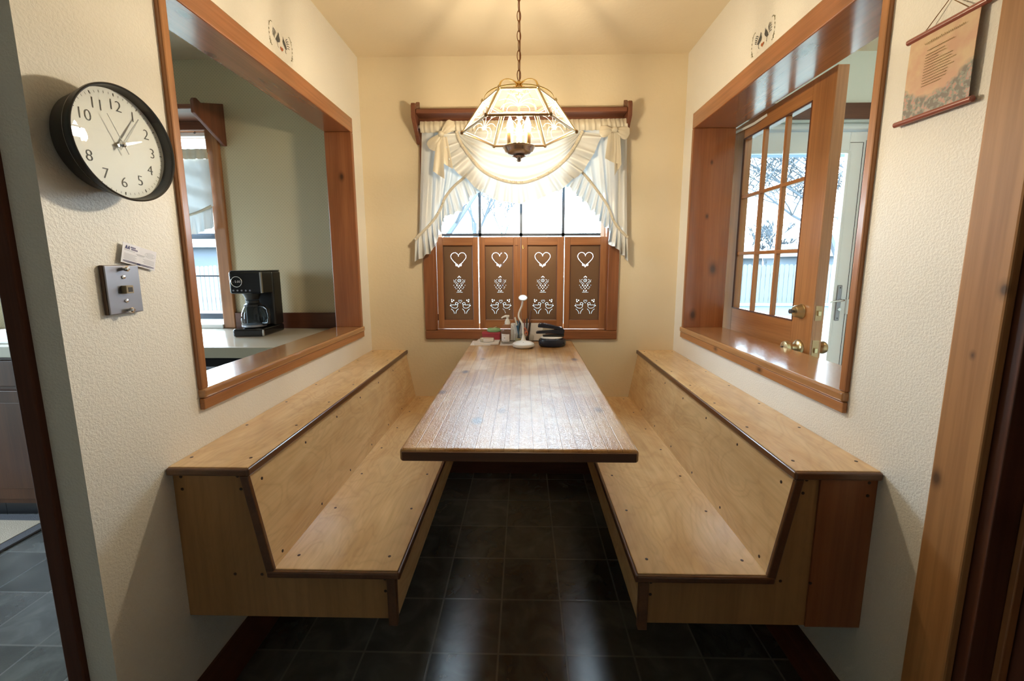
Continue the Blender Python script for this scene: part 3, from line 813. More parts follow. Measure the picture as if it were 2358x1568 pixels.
def tin_mesh(missing=False):
    """sheet with real holes, in metres: width .184, height .455, origin at its lower left corner, in the XZ plane."""
    from mathutils.geometry import delaunay_2d_cdt
    U = 0.3780 / 1000; Vv = 0.3815 / 1000
    W_, H_ = 0.184, 0.455
    pts = [Vector((0, 0)), Vector((W_, 0)), Vector((W_, H_)), Vector((0, H_))]
    edges = [(0, 1), (1, 2), (2, 3), (3, 0)]
    holes = []
    for x, y, rx, ry in pattern(missing):
        cx = (x - 357) * U + W_ / 2; cz = (1335 - y) * Vv + 0.007
        a_, b_ = rx * U, ry * Vv
        n0 = len(pts)
        pts += [Vector((cx + a_ * math.cos(k * PI / 4), cz + b_ * math.sin(k * PI / 4))) for k in range(8)]
        edges += [(n0 + k, n0 + (k + 1) % 8) for k in range(8)]
        holes.append((cx, cz, a_, b_))
    ov, oe, of, *_ = delaunay_2d_cdt(pts, edges, [], 0, 1e-7)
    fs = []
    for f in of:
        c = sum((ov[i] for i in f), Vector((0, 0))) / len(f)
        if not any(((c.x - h[0]) / h[2]) ** 2 + ((c.y - h[1]) / h[3]) ** 2 < 0.93 for h in holes): fs.append(tuple(f))
    return [(v.x, v.y, 0) for v in ov], fs
TIN = {False: tin_mesh(False), True: tin_mesh(True)}
def shutter(i, x0, x1, tx0, tx1, label, tilt):
    z0, z1, tz0, tz1 = 0.922, 1.462, 0.974, 1.414
    y0, y1 = D - 0.004, D + 0.016
    t = thing('cafe_shutter', label, 'shutter', ((x0 + x1) / 2, (y0 + y1) / 2, z0), 'pierced tin cafe shutters')
    build('stile', B((x0, y0, z0), (tx0, y1, z1)), M['shut_z'], t, 0.002)
    build('stile', B((tx1, y0, z0), (x1, y1, z1)), M['shut_z'], t, 0.002)
    build('rail', B((tx0, y0, z0), (tx1, y1, tz0)), M['shut_x'], t, 0.002)
    build('rail', B((tx0, y0, tz1), (tx1, y1, z1)), M['shut_x'], t, 0.002)
    vs, fs = TIN[i == 1]
    cx = (tx0 + tx1) / 2
    mb = MB().add([(cx - 0.092 + v[0], D + 0.008, 0.968 + v[1]) for v in vs], fs)
    build('tin_panel', mb, M['tin'], t)
    # rounded bead that darkens the recess edge
    bead = MB()
    for a, b in (((tx0, tz0), (tx1, tz0)), ((tx1, tz0), (tx1, tz1)), ((tx1, tz1), (tx0, tz1)), ((tx0, tz1), (tx0, tz0))):
        bead.tube([(a[0], D + 0.004, a[1]), (b[0], D + 0.004, b[1])], 0.0045, 6)
    build('bead', bead, M['dark_z'], t, smooth=50)
    return t
xs_ = [(-0.513, -0.270, -0.477, -0.302), (-0.264, -0.019, -0.230, -0.0625), (-0.016, 0.232, 0.019, 0.1935), (0.237, 0.481, 0.269, 0.4445)]
labs = ['pierced copper-tin shutter panel at the left end of the row under the window',
        'pierced tin shutter panel with one half-missing bird, behind the pump bottle',
        'pierced tin shutter panel with the small brass hook, behind the pen cups',
        'pierced copper-tin shutter panel at the right end of the row, above the stapler']
SH = [shutter(i, *xs_[i], labs[i], 0) for i in range(4)]
# hook on panel 3, hinges
hk = MB().tube([(-0.008, D - 0.006, 1.416), (-0.008, D - 0.010, 1.404), (-0.005, D - 0.012, 1.394), (-0.001, D - 0.010, 1.396), (0.0, D - 0.006, 1.404)], 0.0016, 8)
build('hook', hk, M['brass'], SH[2], smooth=60)
build('hinge', B((-0.521, D - 0.008, 0.972), (-0.510, D - 0.003, 1.010)), M['dark_z'], SH[0])
build('hinge', B((0.478, D - 0.008, 0.972), (0.489, D - 0.003, 1.010)), M['dark_z'], SH[3])
build('hook_eye', MB().tube([(-0.052, D - 0.0055, 1.4135), (-0.034, D - 0.0055, 1.4125)], 0.0018, 6), M['dark_z'], SH[1])

# ================================================================== plate shelf above the windows
def shelf(xa, xb, label, grp, yf=2.325):
    t = thing('plate_shelf', label, 'shelf', ((xa + xb) / 2, D, 1.98), grp)
    th = 0.022
    yb = D - 0.0005
    prof = [(yb, 1.975), (yb - 0.012, 1.975), (yf, 2.085), (yf, 2.145), (yf + 0.008, 2.160), (yf + 0.022, 2.163), (yf + 0.05, 2.150), (yb, 2.205)]
    for x in (xa, xb - th):
        build('bracket', MB().prism(prof, 'x', x, x + th), M['shelf_z'], t, 0.004)
    build('shelf_board', B((xa + th, yf + 0.012, 2.108), (xb - th, yb, 2.130)), M['shelf_x'], t, 0.005)
    build('back_rail', B((xa + th, yb - 0.022, 2.060), (xb - th, yb, 2.108)), M['shelf_x'], t, 0.003)
    build('plate_rail', B((xa + th, yf + 0.03, 2.130), (xb - th, yf + 0.042, 2.138)), M['shelf_x'], t, 0.002)
shelf(-0.606, 0.572, 'dark reddish wooden plate shelf above the alcove window behind the lamp', 'window shelves')
shelf(-3.10, -1.70, 'dark wooden shelf with slanted bracket above the kitchen window', 'window shelves', 2.225)

# ================================================================== valance curtain
def resample(pts, n):
    L_ = [0.0]
    for a, b in zip(pts[:-1], pts[1:]): L_.append(L_[-1] + math.hypot(b[0] - a[0], b[1] - a[1]))
    out = []; j = 0
    for i in range(n + 1):
        d = L_[-1] * i / n
        while j < len(pts) - 2 and L_[j + 1] < d: j += 1
        s = (d - L_[j]) / max(L_[j + 1] - L_[j], 1e-9)
        out.append((pts[j][0] + (pts[j + 1][0] - pts[j][0]) * s, pts[j][1] + (pts[j + 1][1] - pts[j][1]) * s))
    return out
def smoothed(pts, it=2):
    for _ in range(it):
        q = [pts[0]]
        for a, b in zip(pts[:-1], pts[1:]):
            q += [(a[0] * .75 + b[0] * .25, a[1] * .75 + b[1] * .25), (a[0] * .25 + b[0] * .75, a[1] * .25 + b[1] * .75)]
        pts = q + [pts[-1]]
    return pts
def loft(top, bot, nu, nv, y0, fy, wob=0.0):
    a = resample(top, nu); b = resample(bot, nu); rows = []
    for j in range(nv + 1):
        v = j / nv; row = []
        for i in range(nu + 1):
            u = i / nu
            x = a[i][0] * (1 - v) + b[i][0] * v; z = a[i][1] * (1 - v) + b[i][1] * v
            if wob: z += wob * v * math.sin(u * 61.0) * 0.5 + wob * v * math.sin(u * 23 + 1) * 0.5
            row.append((x, y0 - fy(u, v), z))
        rows.append(row)
    return MB().grid(rows)
def gathers(freq, amp0, amp1, seed=0):
    rr = random.Random(seed); ph = [rr.random() * 6.28 for _ in range(4)]
    def f(u, v):
        a = amp0 + (amp1 - amp0) * v
        w = u + 0.012 * math.sin(u * 17 + ph[0])
        return a * (0.6 * math.sin(2 * PI * freq * w + ph[1]) + 0.3 * math.sin(2 * PI * freq * 1.7 * w + ph[2] + v) + 0.2 * math.sin(2 * PI * freq * 0.45 * w + ph[3]))
    return f
def band(curve, y0, w, n, amp, seed=1):
    """ruched strip standing proud along a curve."""
    rr = random.Random(seed)
    pts = resample(smoothed(curve), n); rows = []
    for i, p in enumerate(pts):
        a = pts[max(i - 1, 0)]; b = pts[min(i + 1, n)]
        t = Vector((b[0] - a[0], 0, b[1] - a[1])).normalized(); nn = Vector((-t.z, 0, t.x))
        row = []
        bul = 0.75 + 0.5 * (i % 2) + rr.uniform(-.2, .2)
        for k in range(7):
            ang = PI * k / 6
            q = Vector((p[0], y0, p[1])) + nn * math.cos(ang) * w * (0.9 + 0.2 * bul * 0.5) + Vector((0, -1, 0)) * math.sin(ang) * amp * bul
            row.append(tuple(q))
        rows.append(row)
    return MB().grid(rows)
HT = [(-0.568, 2.078), (-0.017, 2.080), (0.549, 2.084)]
HB = [(-0.567, 2.019), (-0.017, 2.021), (0.561, 2.026)]
LB = [(-0.62, 1.442), (-0.59, 1.474), (-0.515, 1.541), (-0.462, 1.624), (-0.446, 1.673), (-0.395, 1.734), (-0.333, 1.782), (-0.27, 1.83)]
LR = [(-0.628, 1.316), (-0.579, 1.345), (-0.512, 1.392), (-0.477, 1.477), (-0.446, 1.572), (-0.377, 1.586), (-0.285, 1.682), (-0.22, 1.73)]
SB = [(-0.367, 2.017), (-0.354, 1.977), (-0.341, 1.95), (-0.299, 1.89), (-0.244, 1.822), (-0.174, 1.778), (-0.068, 1.746), (0.024, 1.749), (0.144, 1.799), (0.234, 1.873), (0.281, 1.946), (0.315, 2.012)]
SR = [(-0.436, 2.005), (-0.42, 1.891), (-0.386, 1.823), (-0.323, 1.775), (-0.246, 1.699), (-0.154, 1.654), (-0.033, 1.636), (0.074, 1.653), (0.18, 1.7), (0.271, 1.765), (0.34, 1.818), (0.405, 1.958), (0.425, 2.011)]
RB = [(0.25, 1.86), (0.319, 1.808), (0.369, 1.754), (0.42, 1.689), (0.471, 1.62), (0.495, 1.551), (0.532, 1.498), (0.583, 1.452)]
RR = [(0.20, 1.77), (0.257, 1.72), (0.322, 1.655), (0.409, 1.575), (0.417, 1.537), (0.486, 1.488), (0.47, 1.425), (0.521, 1.389), (0.588, 1.328)]
def bow(parent, cx, cz, y, fl, loops, tails):
    t = build('bow', MB().lathe([(0.0, -0.016), (0.013, -0.012), (0.017, 0.0), (0.013, 0.012), (0.0, 0.016)], (cx, y - 0.014, cz), 12), M['cloth2'], parent, smooth=60)
    for (px_, pz_, w) in loops:
        d = Vector((px_ - cx, 0, pz_ - cz)); l = d.length; d.normalize(); nn = Vector((-d.z, 0, d.x))
        rows = []
        for i in range(13):
            s = i / 12
            hw = w * (0.22 + 0.95 * math.sin(PI * min(1, s * 0.62 + 0.06)) ** 1.3) * (1.0 if s < 0.85 else math.sqrt(max(0.0, 1 - ((s - 0.85) / 0.155) ** 2)))
            row = []
            for k in range(9):
                q = k / 8 * 2 - 1
                puff = 0.011 * math.sin(PI * s) * (1 - q * q * 0.8) + 0.004 * math.sin(q * 9 + s * 3) * (1.15 - s)
                row.append(tuple(Vector((cx, y - 0.006 - puff, cz)) + d * l * s + nn * q * hw))
            rows.append(row)
        build('loop', MB().grid(rows), M['cloth2'], t, smooth=80)
    for pts in tails:
        a, b, c_, d_ = pts
        rows = []
        for i in range(11):
            v = i / 10; row = []
            for k in range(7):
                u = k / 6
                x = (a[0] * (1 - u) + b[0] * u) * (1 - v) + (d_[0] * (1 - u) + c_[0] * u) * v
                z = (a[1] * (1 - u) + b[1] * u) * (1 - v) + (d_[1] * (1 - u) + c_[1] * u) * v
                row.append((x, y - 0.010 - 0.006 * math.sin(u * 5 + v * 3) * v - 0.004 * math.sin(u * 9), z))
            rows.append(row)
        build('tail', MB().grid(rows), M['cloth2'], t, smooth=80)
def valance():
    y = 2.385
    t = thing('ruffled_valance', 'ivory satin valance with swag, ruffles and two bows over the alcove window', 'curtain', (0, y, 2.08))
    g = gathers(46, 0.004, 0.007, 3)
    build('gathered_heading', loft(HT, HB, 260, 8, y - 0.012, lambda u, v: g(u, v) + 0.012 * math.sin(PI * v)), M['cloth2'], t, smooth=80)
    f1 = gathers(5, 0.006, 0.022, 5)
    left = build('side_panel', loft([(-0.568, 2.03), (-0.42, 2.03), (-0.22, 2.03)], smoothed([(-0.606, 1.448)] + LB[1:]), 70, 40, y + 0.012, f1), M['cloth'], t, smooth=80)
    right = build('side_panel', loft([(0.20, 2.03), (0.40, 2.03), (0.562, 2.03)], smoothed(RB), 70, 40, y + 0.012, gathers(5, 0.006, 0.022, 9)), M['cloth'], t, smooth=80)
    f2 = gathers(13, 0.004, 0.034, 11)
    build('ruffle', loft(smoothed(LB), smoothed(LR, 1), 180, 12, y - 0.008, f2, 0.008), M['cloth'], left, smooth=80)
    build('ruffle', loft(smoothed(RB), smoothed(RR, 1), 180, 12, y - 0.008, gathers(13, 0.004, 0.034, 17), 0.008), M['cloth'], right, smooth=80)
    build('ruched_band', band(LB, y - 0.012, 0.0075, 110, 0.008, 2), M['cloth2'], left, smooth=80)
    build('ruched_band', band(RB, y - 0.012, 0.0075, 110, 0.008, 3), M['cloth2'], right, smooth=80)
    def fs(u, v):
        s = math.sin(PI * u)
        return 0.020 * s * v + 0.011 * (s ** 0.5) * math.sin(2 * PI * (4.2 * v ** 1.2 + 0.25 * math.sin(3 * u))) + 0.003 * math.sin(40 * u) * (1 - v)
    a = [(-0.367 + 0.682 * i / 12, 2.022) for i in range(13)]
    sw = build('swag', loft(a, smoothed(SB), 90, 70, y - 0.020, fs), M['cloth'], t, smooth=80)
    f3 = gathers(19, 0.004, 0.030, 23)
    build('ruffle', loft(smoothed(SB), smoothed(SR), 260, 14, y - 0.034, f3, 0.008), M['cloth'], sw, smooth=80)
    build('ruched_band', band(SB, y - 0.040, 0.009, 170, 0.010, 5), M['cloth2'], sw, smooth=80)
    bow(t, -0.446, 1.998, y - 0.045, 1, [(-0.380, 2.062, 0.024), (-0.512, 1.925, 0.028)],
        [((-0.470, 1.985), (-0.440, 1.985), (-0.433, 1.765), (-0.497, 1.808)), ((-0.440, 1.985), (-0.415, 1.985), (-0.384, 1.815), (-0.440, 1.85))])
    bow(t, 0.482, 2.012, y - 0.045, -1, [(0.402, 2.004, 0.026), (0.562, 1.992, 0.028)],
        [((0.450, 2.0), (0.500, 2.0), (0.520, 1.83), (0.434, 1.868)), ((0.480, 2.0), (0.512, 2.0), (0.522, 1.835), (0.488, 1.778))])
    build('curtain_rod', MB().tube([(-0.583, y + 0.004, 2.055), (0.549, y + 0.004, 2.060)], 0.008, 8), M['white'], t, smooth=60)
valance()

# ================================================================== pendant lamp
LX, LY = -0.019, 1.60
def lamp():
    t = thing('pendant_lamp', 'lit brass pendant lamp with six etched glass panels hanging over the table', 'lamp', (LX, LY, 1.683))
    zr, zt, rr, rt2 = 1.787, 1.895, 0.208, 0.130
    V = lambda r, z, k, off=0.0: Vector((LX + r * math.cos(PI / 3 * k + off), LY + r * math.sin(PI / 3 * k + off), z))
    for k in range(6):
        a, b, c, d = V(rr, zr, k), V(rr, zr, k + 1), V(rt2, zt, k + 1), V(rt2, zt, k)
        n = (b - a).cross(d - a).normalized()
        if n.dot(Vector((a.x + b.x - 2 * LX, a.y + b.y - 2 * LY, 0))) < 0: n = -n
        gp = build('glass_panel', MB().add([a, b, c, d], [(0, 1, 2, 3)]), M['lampglass'], t)
        # etched border and plume on the outer face
        ctr = (a + b + c + d) / 4
        e = MB()
        sh = lambda p, f: ctr + (p - ctr) * f + n * 0.0012
        q = [sh(p, 0.88) for p in (a, b, c, d)]
        for i in range(4):
            e.ribbon([q[i], q[(i + 1) % 4]], 0.0022, n)
        ex = (b - a).normalized(); ey = ((c + d) / 2 - (a + b) / 2).normalized(); h_ = ((c + d) / 2 - (a + b) / 2).length
        base = (a + b) / 2 + ey * h_ * 0.30 + n * 0.0013
        for sx in (-1, 1):
            for ln, cv, st in ((0.075, 0.5, 0.15), (0.070, 1.0, 0.4), (0.060, 1.4, 0.7), (0.048, 1.7, 1.05)):
                pts = []
                for i in range(9):
                    s = i / 8; ang = PI / 2 - sx * (st + cv * s * s * 0.75)
                    pts.append(base + (ex * math.cos(ang) + ey * math.sin(ang)) * ln * s)
                e.ribbon(pts, [0.0022 * (1 - 0.6 * i / 8) for i in range(9)], n)
            cpt = base + ey * 0.058 + ex * sx * 0.010
            e.ribbon([cpt + (ex * math.cos(j * PI / 5) * 0.007 + ey * math.sin(j * PI / 5) * 0.006) for j in range(8)], 0.0018, n)
        build('etching', e, M['etch'], gp)
        build('rib', MB().tube([V(rr + 0.001, zr, k), V(rt2 + 0.001, zt, k)], 0.0042, 6), M['brass_pale'], t, smooth=60)
        build('lower_rail', MB().tube([a, b], 0.0038, 6), M['brass_dark'], t, smooth=60)
        build('upper_rail', MB().tube([d, c], 0.0036, 6), M['brass_pale'], t, smooth=60)
        build('finial_bead', MB().lathe([(0, -0.007), (0.006, -0.004), (0.0065, 0.001), (0.004, 0.006), (0, 0.008)], V(rr + 0.003, zr, k), 10), M['brass_dark'], t, smooth=60)
        build('knob_bead', MB().lathe([(0, -0.006), (0.0055, -0.003), (0.0055, 0.002), (0.003, 0.006), (0, 0.009)], V(rt2 + 0.004, zt + 0.002, k), 10), M['brass_pale'], t, smooth=60)
        strap = []
        for i in range(11):
            s = i / 10; ang = s * PI / 2 * 0.95
            strap.append(V(0.010 + (rt2 - 0.012) * math.sin(ang), zt + 0.055 * math.cos(ang) ** 0.9, k))
        nrm = Vector((-math.sin(PI / 3 * k), math.cos(PI / 3 * k), 0))
        st = MB()
        rows = [[p + nrm * w_ + Vector((0, 0, h2)) for (w_, h2) in ((-0.0035, 0.0), (0.0035, 0.0), (0.0035, 0.003), (-0.0035, 0.003), (-0.0035, 0.0))] for p in strap]
        st.grid([[tuple(p) for p in r] for r in rows])
        build('strap', st, M['brass'], t, smooth=50)
    hub = MB().lathe([(0.0, 1.900), (0.010, 1.902), (0.016, 1.908), (0.012, 1.916), (0.030, 1.922), (0.033, 1.930), (0.026, 1.938), (0.014, 1.945), (0.010, 1.955), (0.007, 1.962), (0, 1.965)], (LX, LY, 0), 20)
    build('hub', hub, M['brass'], t, smooth=50)
    build('centre_rod', MB().tube([(LX, LY, 1.735), (LX, LY, 1.902)], 0.004, 8), M['brass_pale'], t, smooth=60)
    dish = MB().lathe([(0.0, 1.683), (0.006, 1.684), (0.009, 1.689), (0.006, 1.693), (0.012, 1.697), (0.026, 1.701), (0.020, 1.705), (0.040, 1.709), (0.051, 1.718), (0.055, 1.728), (0.060, 1.732), (0.060, 1.735), (0.052, 1.735), (0.0, 1.733)], (LX, LY, 0), 28)
    build('dish', dish, P('pewter_brass', (0.50, 0.42, 0.38), 0.25, 1.0), t, smooth=40)
    for ang in (-150, -30, 90):
        a = math.radians(ang); c = (LX + 0.037 * math.cos(a), LY + 0.037 * math.sin(a), 0)
        cd = build('candle_sleeve', MB().lathe([(0.0125, 1.735), (0.0135, 1.739), (0.0105, 1.742), (0.0105, 1.776), (0.0095, 1.780), (0, 1.780)], c, 16), M['candle'], t, smooth=40)
        build('bulb', MB().lathe([(0.006, 1.780), (0.010, 1.787), (0.0125, 1.797), (0.0115, 1.808), (0.0075, 1.821), (0.003, 1.833), (0, 1.838)], c, 10), M['bulb'], cd, smooth=80)
    # chain with its cord
    z = 1.968; i = 0
    while z < H - 0.045:
        pts = []
        for k in range(14):
            a = 2 * PI * k / 14
            u = 0.0065 * math.cos(a); w = 0.0185 * math.sin(a)
            if i % 2: pts.append((LX + u * 0.35, LY + u, z + 0.0145 + w))
            else: pts.append((LX + u, LY + u * 0.35, z + 0.0145 + w))
        build('chain_link', MB().tube(pts, 0.0016, 6, closed=True), M['chain'], t, smooth=60)
        z += 0.0325; i += 1
    build('lamp_cord', MB().tube([(LX + 0.002, LY + 0.003, 1.962), (LX + 0.004, LY - 0.002, 2.1), (LX + 0.001, LY + 0.003, 2.25), (LX, LY, H - 0.03)], 0.0022, 6), M['chain'], t, smooth=60)
    build('ceiling_canopy', MB().lathe([(0.010, H - 0.045), (0.03, H - 0.035), (0.055, H - 0.012), (0.058, H - 0.001)], (LX, LY, 0), 24), M['brass'], t, smooth=40)
lamp()

# ================================================================== wall clock
def clock():
    cy_, cz_, R_ = 0.920, 1.566, 0.118
    t = thing('wall_clock', 'round black rimmed wall clock with white face on the left wall', 'clock', (XL, cy_, cz_))
    xf_ = -0.855
    ring = [(0.0, XL + 0.001), (0.092, XL + 0.001), (0.098, XL + 0.008), (0.110, XL + 0.045), (R_, xf_ - 0.006), (R_, xf_ - 0.001), (R_ - 0.002, xf_), (R_ - 0.004, xf_ - 0.001), (R_ - 0.005, xf_ - 0.018), (R_ - 0.008, xf_ - 0.022)]
    build('rim', MB().lathe(ring, (0, cy_, cz_), 96, 'x', cap=False), M['black'], t, smooth=50)
    xfc = xf_ - 0.0215
    fc = MB().lathe([(0.0, 0), (R_ - 0.0055, 0)], (xfc, cy_, cz_), 96, 'x', cap=False)
    face = build('dial', fc, M['face'], t)
    pos = lambda r, ang: (cy_ + r * math.sin(ang), cz_ + r * math.cos(ang))       # viewer's right is +y
    tk = MB()
    for i in range(60):
        a = 2 * PI * i / 60; w = 0.0008 if i % 5 else 0.0018; r0_, r1_ = (0.0995, 0.1040) if i % 5 else (0.0985, 0.1045)
        p0, p1 = pos(r0_, a), pos(r1_, a)
        tk.ribbon([(xfc + 0.0006, p0[0], p0[1]), (xfc + 0.0006, p1[0], p1[1])], w, (1, 0, 0))
    build('minute_track', tk, M['ink'], face)
    nm = MB()
    for h_ in range(1, 13):
        vs, fs = textmesh(str(h_), 0.032)
        p = pos(0.079, 2 * PI * h_ / 12)
        nm.add([(xfc + 0.0007, p[0] + v[0], p[1] + v[1]) for v in vs], fs)
    build('numerals', nm, M['ink'], face)
    def hand(name, ang, ln, tail, w, x, mat):
        a = math.radians(ang)
        mb = MB(); pr_ = lambda r: Vector((x, cy_ + r * math.sin(a), cz_ + r * math.cos(a)))
        mb.ribbon([pr_(-tail), pr_(0), pr_(ln * 0.5), pr_(ln)], [w, w, w, w * 0.35], (1, 0, 0))
        build(name, mb, mat, t, solid=0.0008)
    hand('hour_hand', 68, 0.052, 0.012, 0.0055, xfc + 0.007, M['chrome'])
    hand('minute_hand', 34, 0.080, 0.014, 0.0042, xfc + 0.0085, M['darkgrey'])
    hand('second_hand', 332, 0.062, 0.02, 0.0014, xfc + 0.010, M['darkgrey'])
    build('pin', MB().lathe([(0.005, 0), (0.005, 0.011), (0.003, 0.013), (0, 0.0135)], (xfc, cy_, cz_), 14, 'x'), M['chrome'], t, smooth=40)
    gl = MB().lathe([(0.0, 0), (R_ - 0.0035, 0)], (xf_ - 0.003, cy_, cz_), 64, 'x', cap=False)
    build('clock_glass', gl, M['pane'], t)
clock()

# ================================================================== phone jack plate and card
def jack():
    y0, y1, z0, z1 = 0.884, 0.9635, 1.199, 1.307
    t = thing('phone_jack_plate', 'grey steel phone jack wall plate below the card on the left wall', 'wall plate', (XL, 0.9237, 1.199))
    build('box_back', B((XL + 0.0005, y0 - 0.001, z0 - 0.001), (XL + 0.010, y1 + 0.001, z1 + 0.001)), M['brown_plastic'], t, 0.002)
    build('plate', B((XL + 0.010, y0, z0), (XL + 0.0135, y1, z1)), M['steel'], t, 0.0012)
    cy_ = (y0 + y1) / 2
    j = build('jack', B((XL + 0.0135, cy_ - 0.009, 1.244), (XL + 0.026, cy_ + 0.009, 1.262)), P('tan_jack', (0.30, 0.24, 0.15), 0.5), t, 0.001)
    build('port', B((XL + 0.0255, cy_ - 0.0045, 1.2475), (XL + 0.0265, cy_ + 0.006, 1.258)), M['ink'], j)
    for z in (1.281, 1.227):
        build('rivet', MB().lathe([(0.0045, 0), (0.004, 0.002), (0, 0.003)], (XL + 0.0135, cy_, z), 12, 'x'), M['chrome'], t, smooth=50)
    for z in (1.300, 1.206):
        build('mount_stud', MB().lathe([(0.0035, 0), (0.0035, 0.007), (0.0062, 0.008), (0.0062, 0.013), (0.004, 0.015), (0, 0.0152)], (XL + 0.0135, cy_, z), 14, 'x'), M['chrome'], t, smooth=40)
jack()
def card():
    c = Vector((XL + 0.002, 0.977, 1.3275))
    t = thing('business_card', 'white business card with navy print tilted above the jack plate', 'card', tuple(c))
    a = math.radians(-14.5); eu = Vector((0, math.cos(a), math.sin(a))); ev = Vector((0, -math.sin(a), math.cos(a))); n = Vector((1, 0, 0))
    # the left edge stands off the wall a little
    def pt(u, v, lift=0.0): return c + eu * u + ev * v + n * (lift + 0.004 + max(0, -u) * 0.05)
    W_, H_ = 0.0445, 0.0235
    pc = build('card_stock', MB().grid([[tuple(pt(-W_ + 2 * W_ * i / 6, -H_ + 2 * H_ * j)) for i in range(7)] for j in range(2)]), M['cardpaper'], t, solid=0.0006)
    def bar(mb, u0_, u1_, v, h):
        mb.add([pt(u0_, v - h / 2, .0008), pt(u1_, v - h / 2, .0008), pt(u1_, v + h / 2, .0008), pt(u0_, v + h / 2, .0008)], [(0, 1, 2, 3)])
    nv = MB()
    for k in range(2):                                             # the slanted peaks of the logo and its lettering
        u = -0.0385 + k * 0.0062
        nv.add([pt(u, .010, .0008), pt(u + .0022, .010, .0008), pt(u + .0048, .0175, .0008), pt(u + .0026, .0185, .0008)], [(0, 1, 2, 3)])
        nv.add([pt(u + .0036, .010, .0008), pt(u + .0062, .010, .0008), pt(u + .0050, .0175, .0008), pt(u + .0030, .0185, .0008)], [(0, 1, 2, 3)])
    for txt, u, v in (('LONE', -0.0185, 0.0160), ('SUN CO', -0.0160, 0.0115)):
        for k in range(4 if len(txt) < 5 else 5):
            bar(nv, u - 0.006 + k * 0.0034, u - 0.006 + k * 0.0034 + 0.0024, v, 0.0034)
    bar(nv, -0.040, 0.041, -0.0172, 0.0012); bar(nv, -0.040, 0.041, -0.0196, 0.0010); bar(nv, -0.004, 0.005, -0.0184, 0.0034)
    build('logo_print', nv, M['blueink'], pc)
    gy_ = MB()
    bar(gy_, -0.040, -0.012, 0.0070, 0.0008)
    for k in range(5): bar(gy_, -0.0395, -0.006 - 0.004 * (k % 2), -0.0012 - 0.0030 * k, 0.0007)
    for k in range(4): bar(gy_, 0.010 + 0.003 * (k % 2), 0.0405, -0.0032 - 0.0030 * k, 0.0007)
    bar(gy_, -0.008, 0.014, 0.0040, 0.0011); bar(gy_, -0.006, 0.012, 0.0016, 0.0007)
    el = [pt(0.0275 + 0.0135 * math.cos(2 * PI * i / 28), 0.0090 + 0.0062 * math.sin(2 * PI * i / 28), .0008) for i in range(29)]
    gy_.ribbon(el, 0.0005, n)
    for k in range(3): bar(gy_, 0.018, 0.037, 0.0120 - 0.003 * k, 0.0007)
    build('small_print', gy_, M['greyink'], pc)
card()

# ================================================================== hanging scroll
def scroll():
    xw = XR - 0.010
    yc, z0, z1 = 0.968, 1.634, 1.806
    t = thing('hanging_scroll', 'peach wall scroll with script and flowers on mauve rods on the right wall', 'wall hanging', (xw, yc, z0))
    rows = [[(xw - 0.0015 * math.sin(PI * j / 8), yc - 0.0735 + 0.147 * i / 6, z0 + (z1 - z0) * j / 8) for i in range(7)] for j in range(9)]
    sh = build('scroll_sheet', MB().grid(rows), M['scroll'], t, solid=0.0008)
    build('top_rod', MB().tube([(xw, yc - 0.086, z1), (xw, yc + 0.0815, z1 + 0.004)], 0.0062, 12), M['mauve'], t, smooth=50)
    build('bottom_rod', MB().tube([(xw, yc - 0.081, z0 - 0.003), (xw, yc + 0.091, z0)], 0.0062, 12), M['mauve'], t, smooth=50)
    build('hanging_cord', MB().tube([(xw, yc + 0.045, z1 + 0.006), (xw + 0.006, yc, z1 + 0.052), (xw, yc - 0.050, z1 + 0.006)], 0.0010, 6), M['string'], t, smooth=60)
    # lines of script (viewer facing +x reads towards -y)
    tx = MB(); xp = xw - 0.0032
    def sq(u0_, u1_, z, h, seed, w=0.0009):
        rr = random.Random(seed); pts = []; u = u0_
        n = int((u1_ - u0_) / 0.0011)
        for i in range(n + 1):
            pts.append((xp, yc - (u0_ + (u1_ - u0_) * i / n), z + h * math.sin(i * 1.9 + rr.random()) * rr.uniform(0.4, 1)))
        tx.ribbon(pts, w, (-1, 0, 0))
    sq(-0.036, 0.050, 1.785, 0.0038, 3, 0.0010)
    sq(-0.028, 0.030, 1.7685, 0.0011, 4, 0.0012)
    ends = [0.012, 0.014, 0.0, 0.030, 0.028, 0.037, 0.026, 0.036, 0.024, 0.022, 0.020, 0.012]
    for i, e in enumerate(ends):
        sq(-0.030 - 0.0002 * i, e, 1.7600 - 0.0058 * i, 0.0009, 10 + i, 0.0012)
    build('script', tx, M['txt'], sh)
scroll()

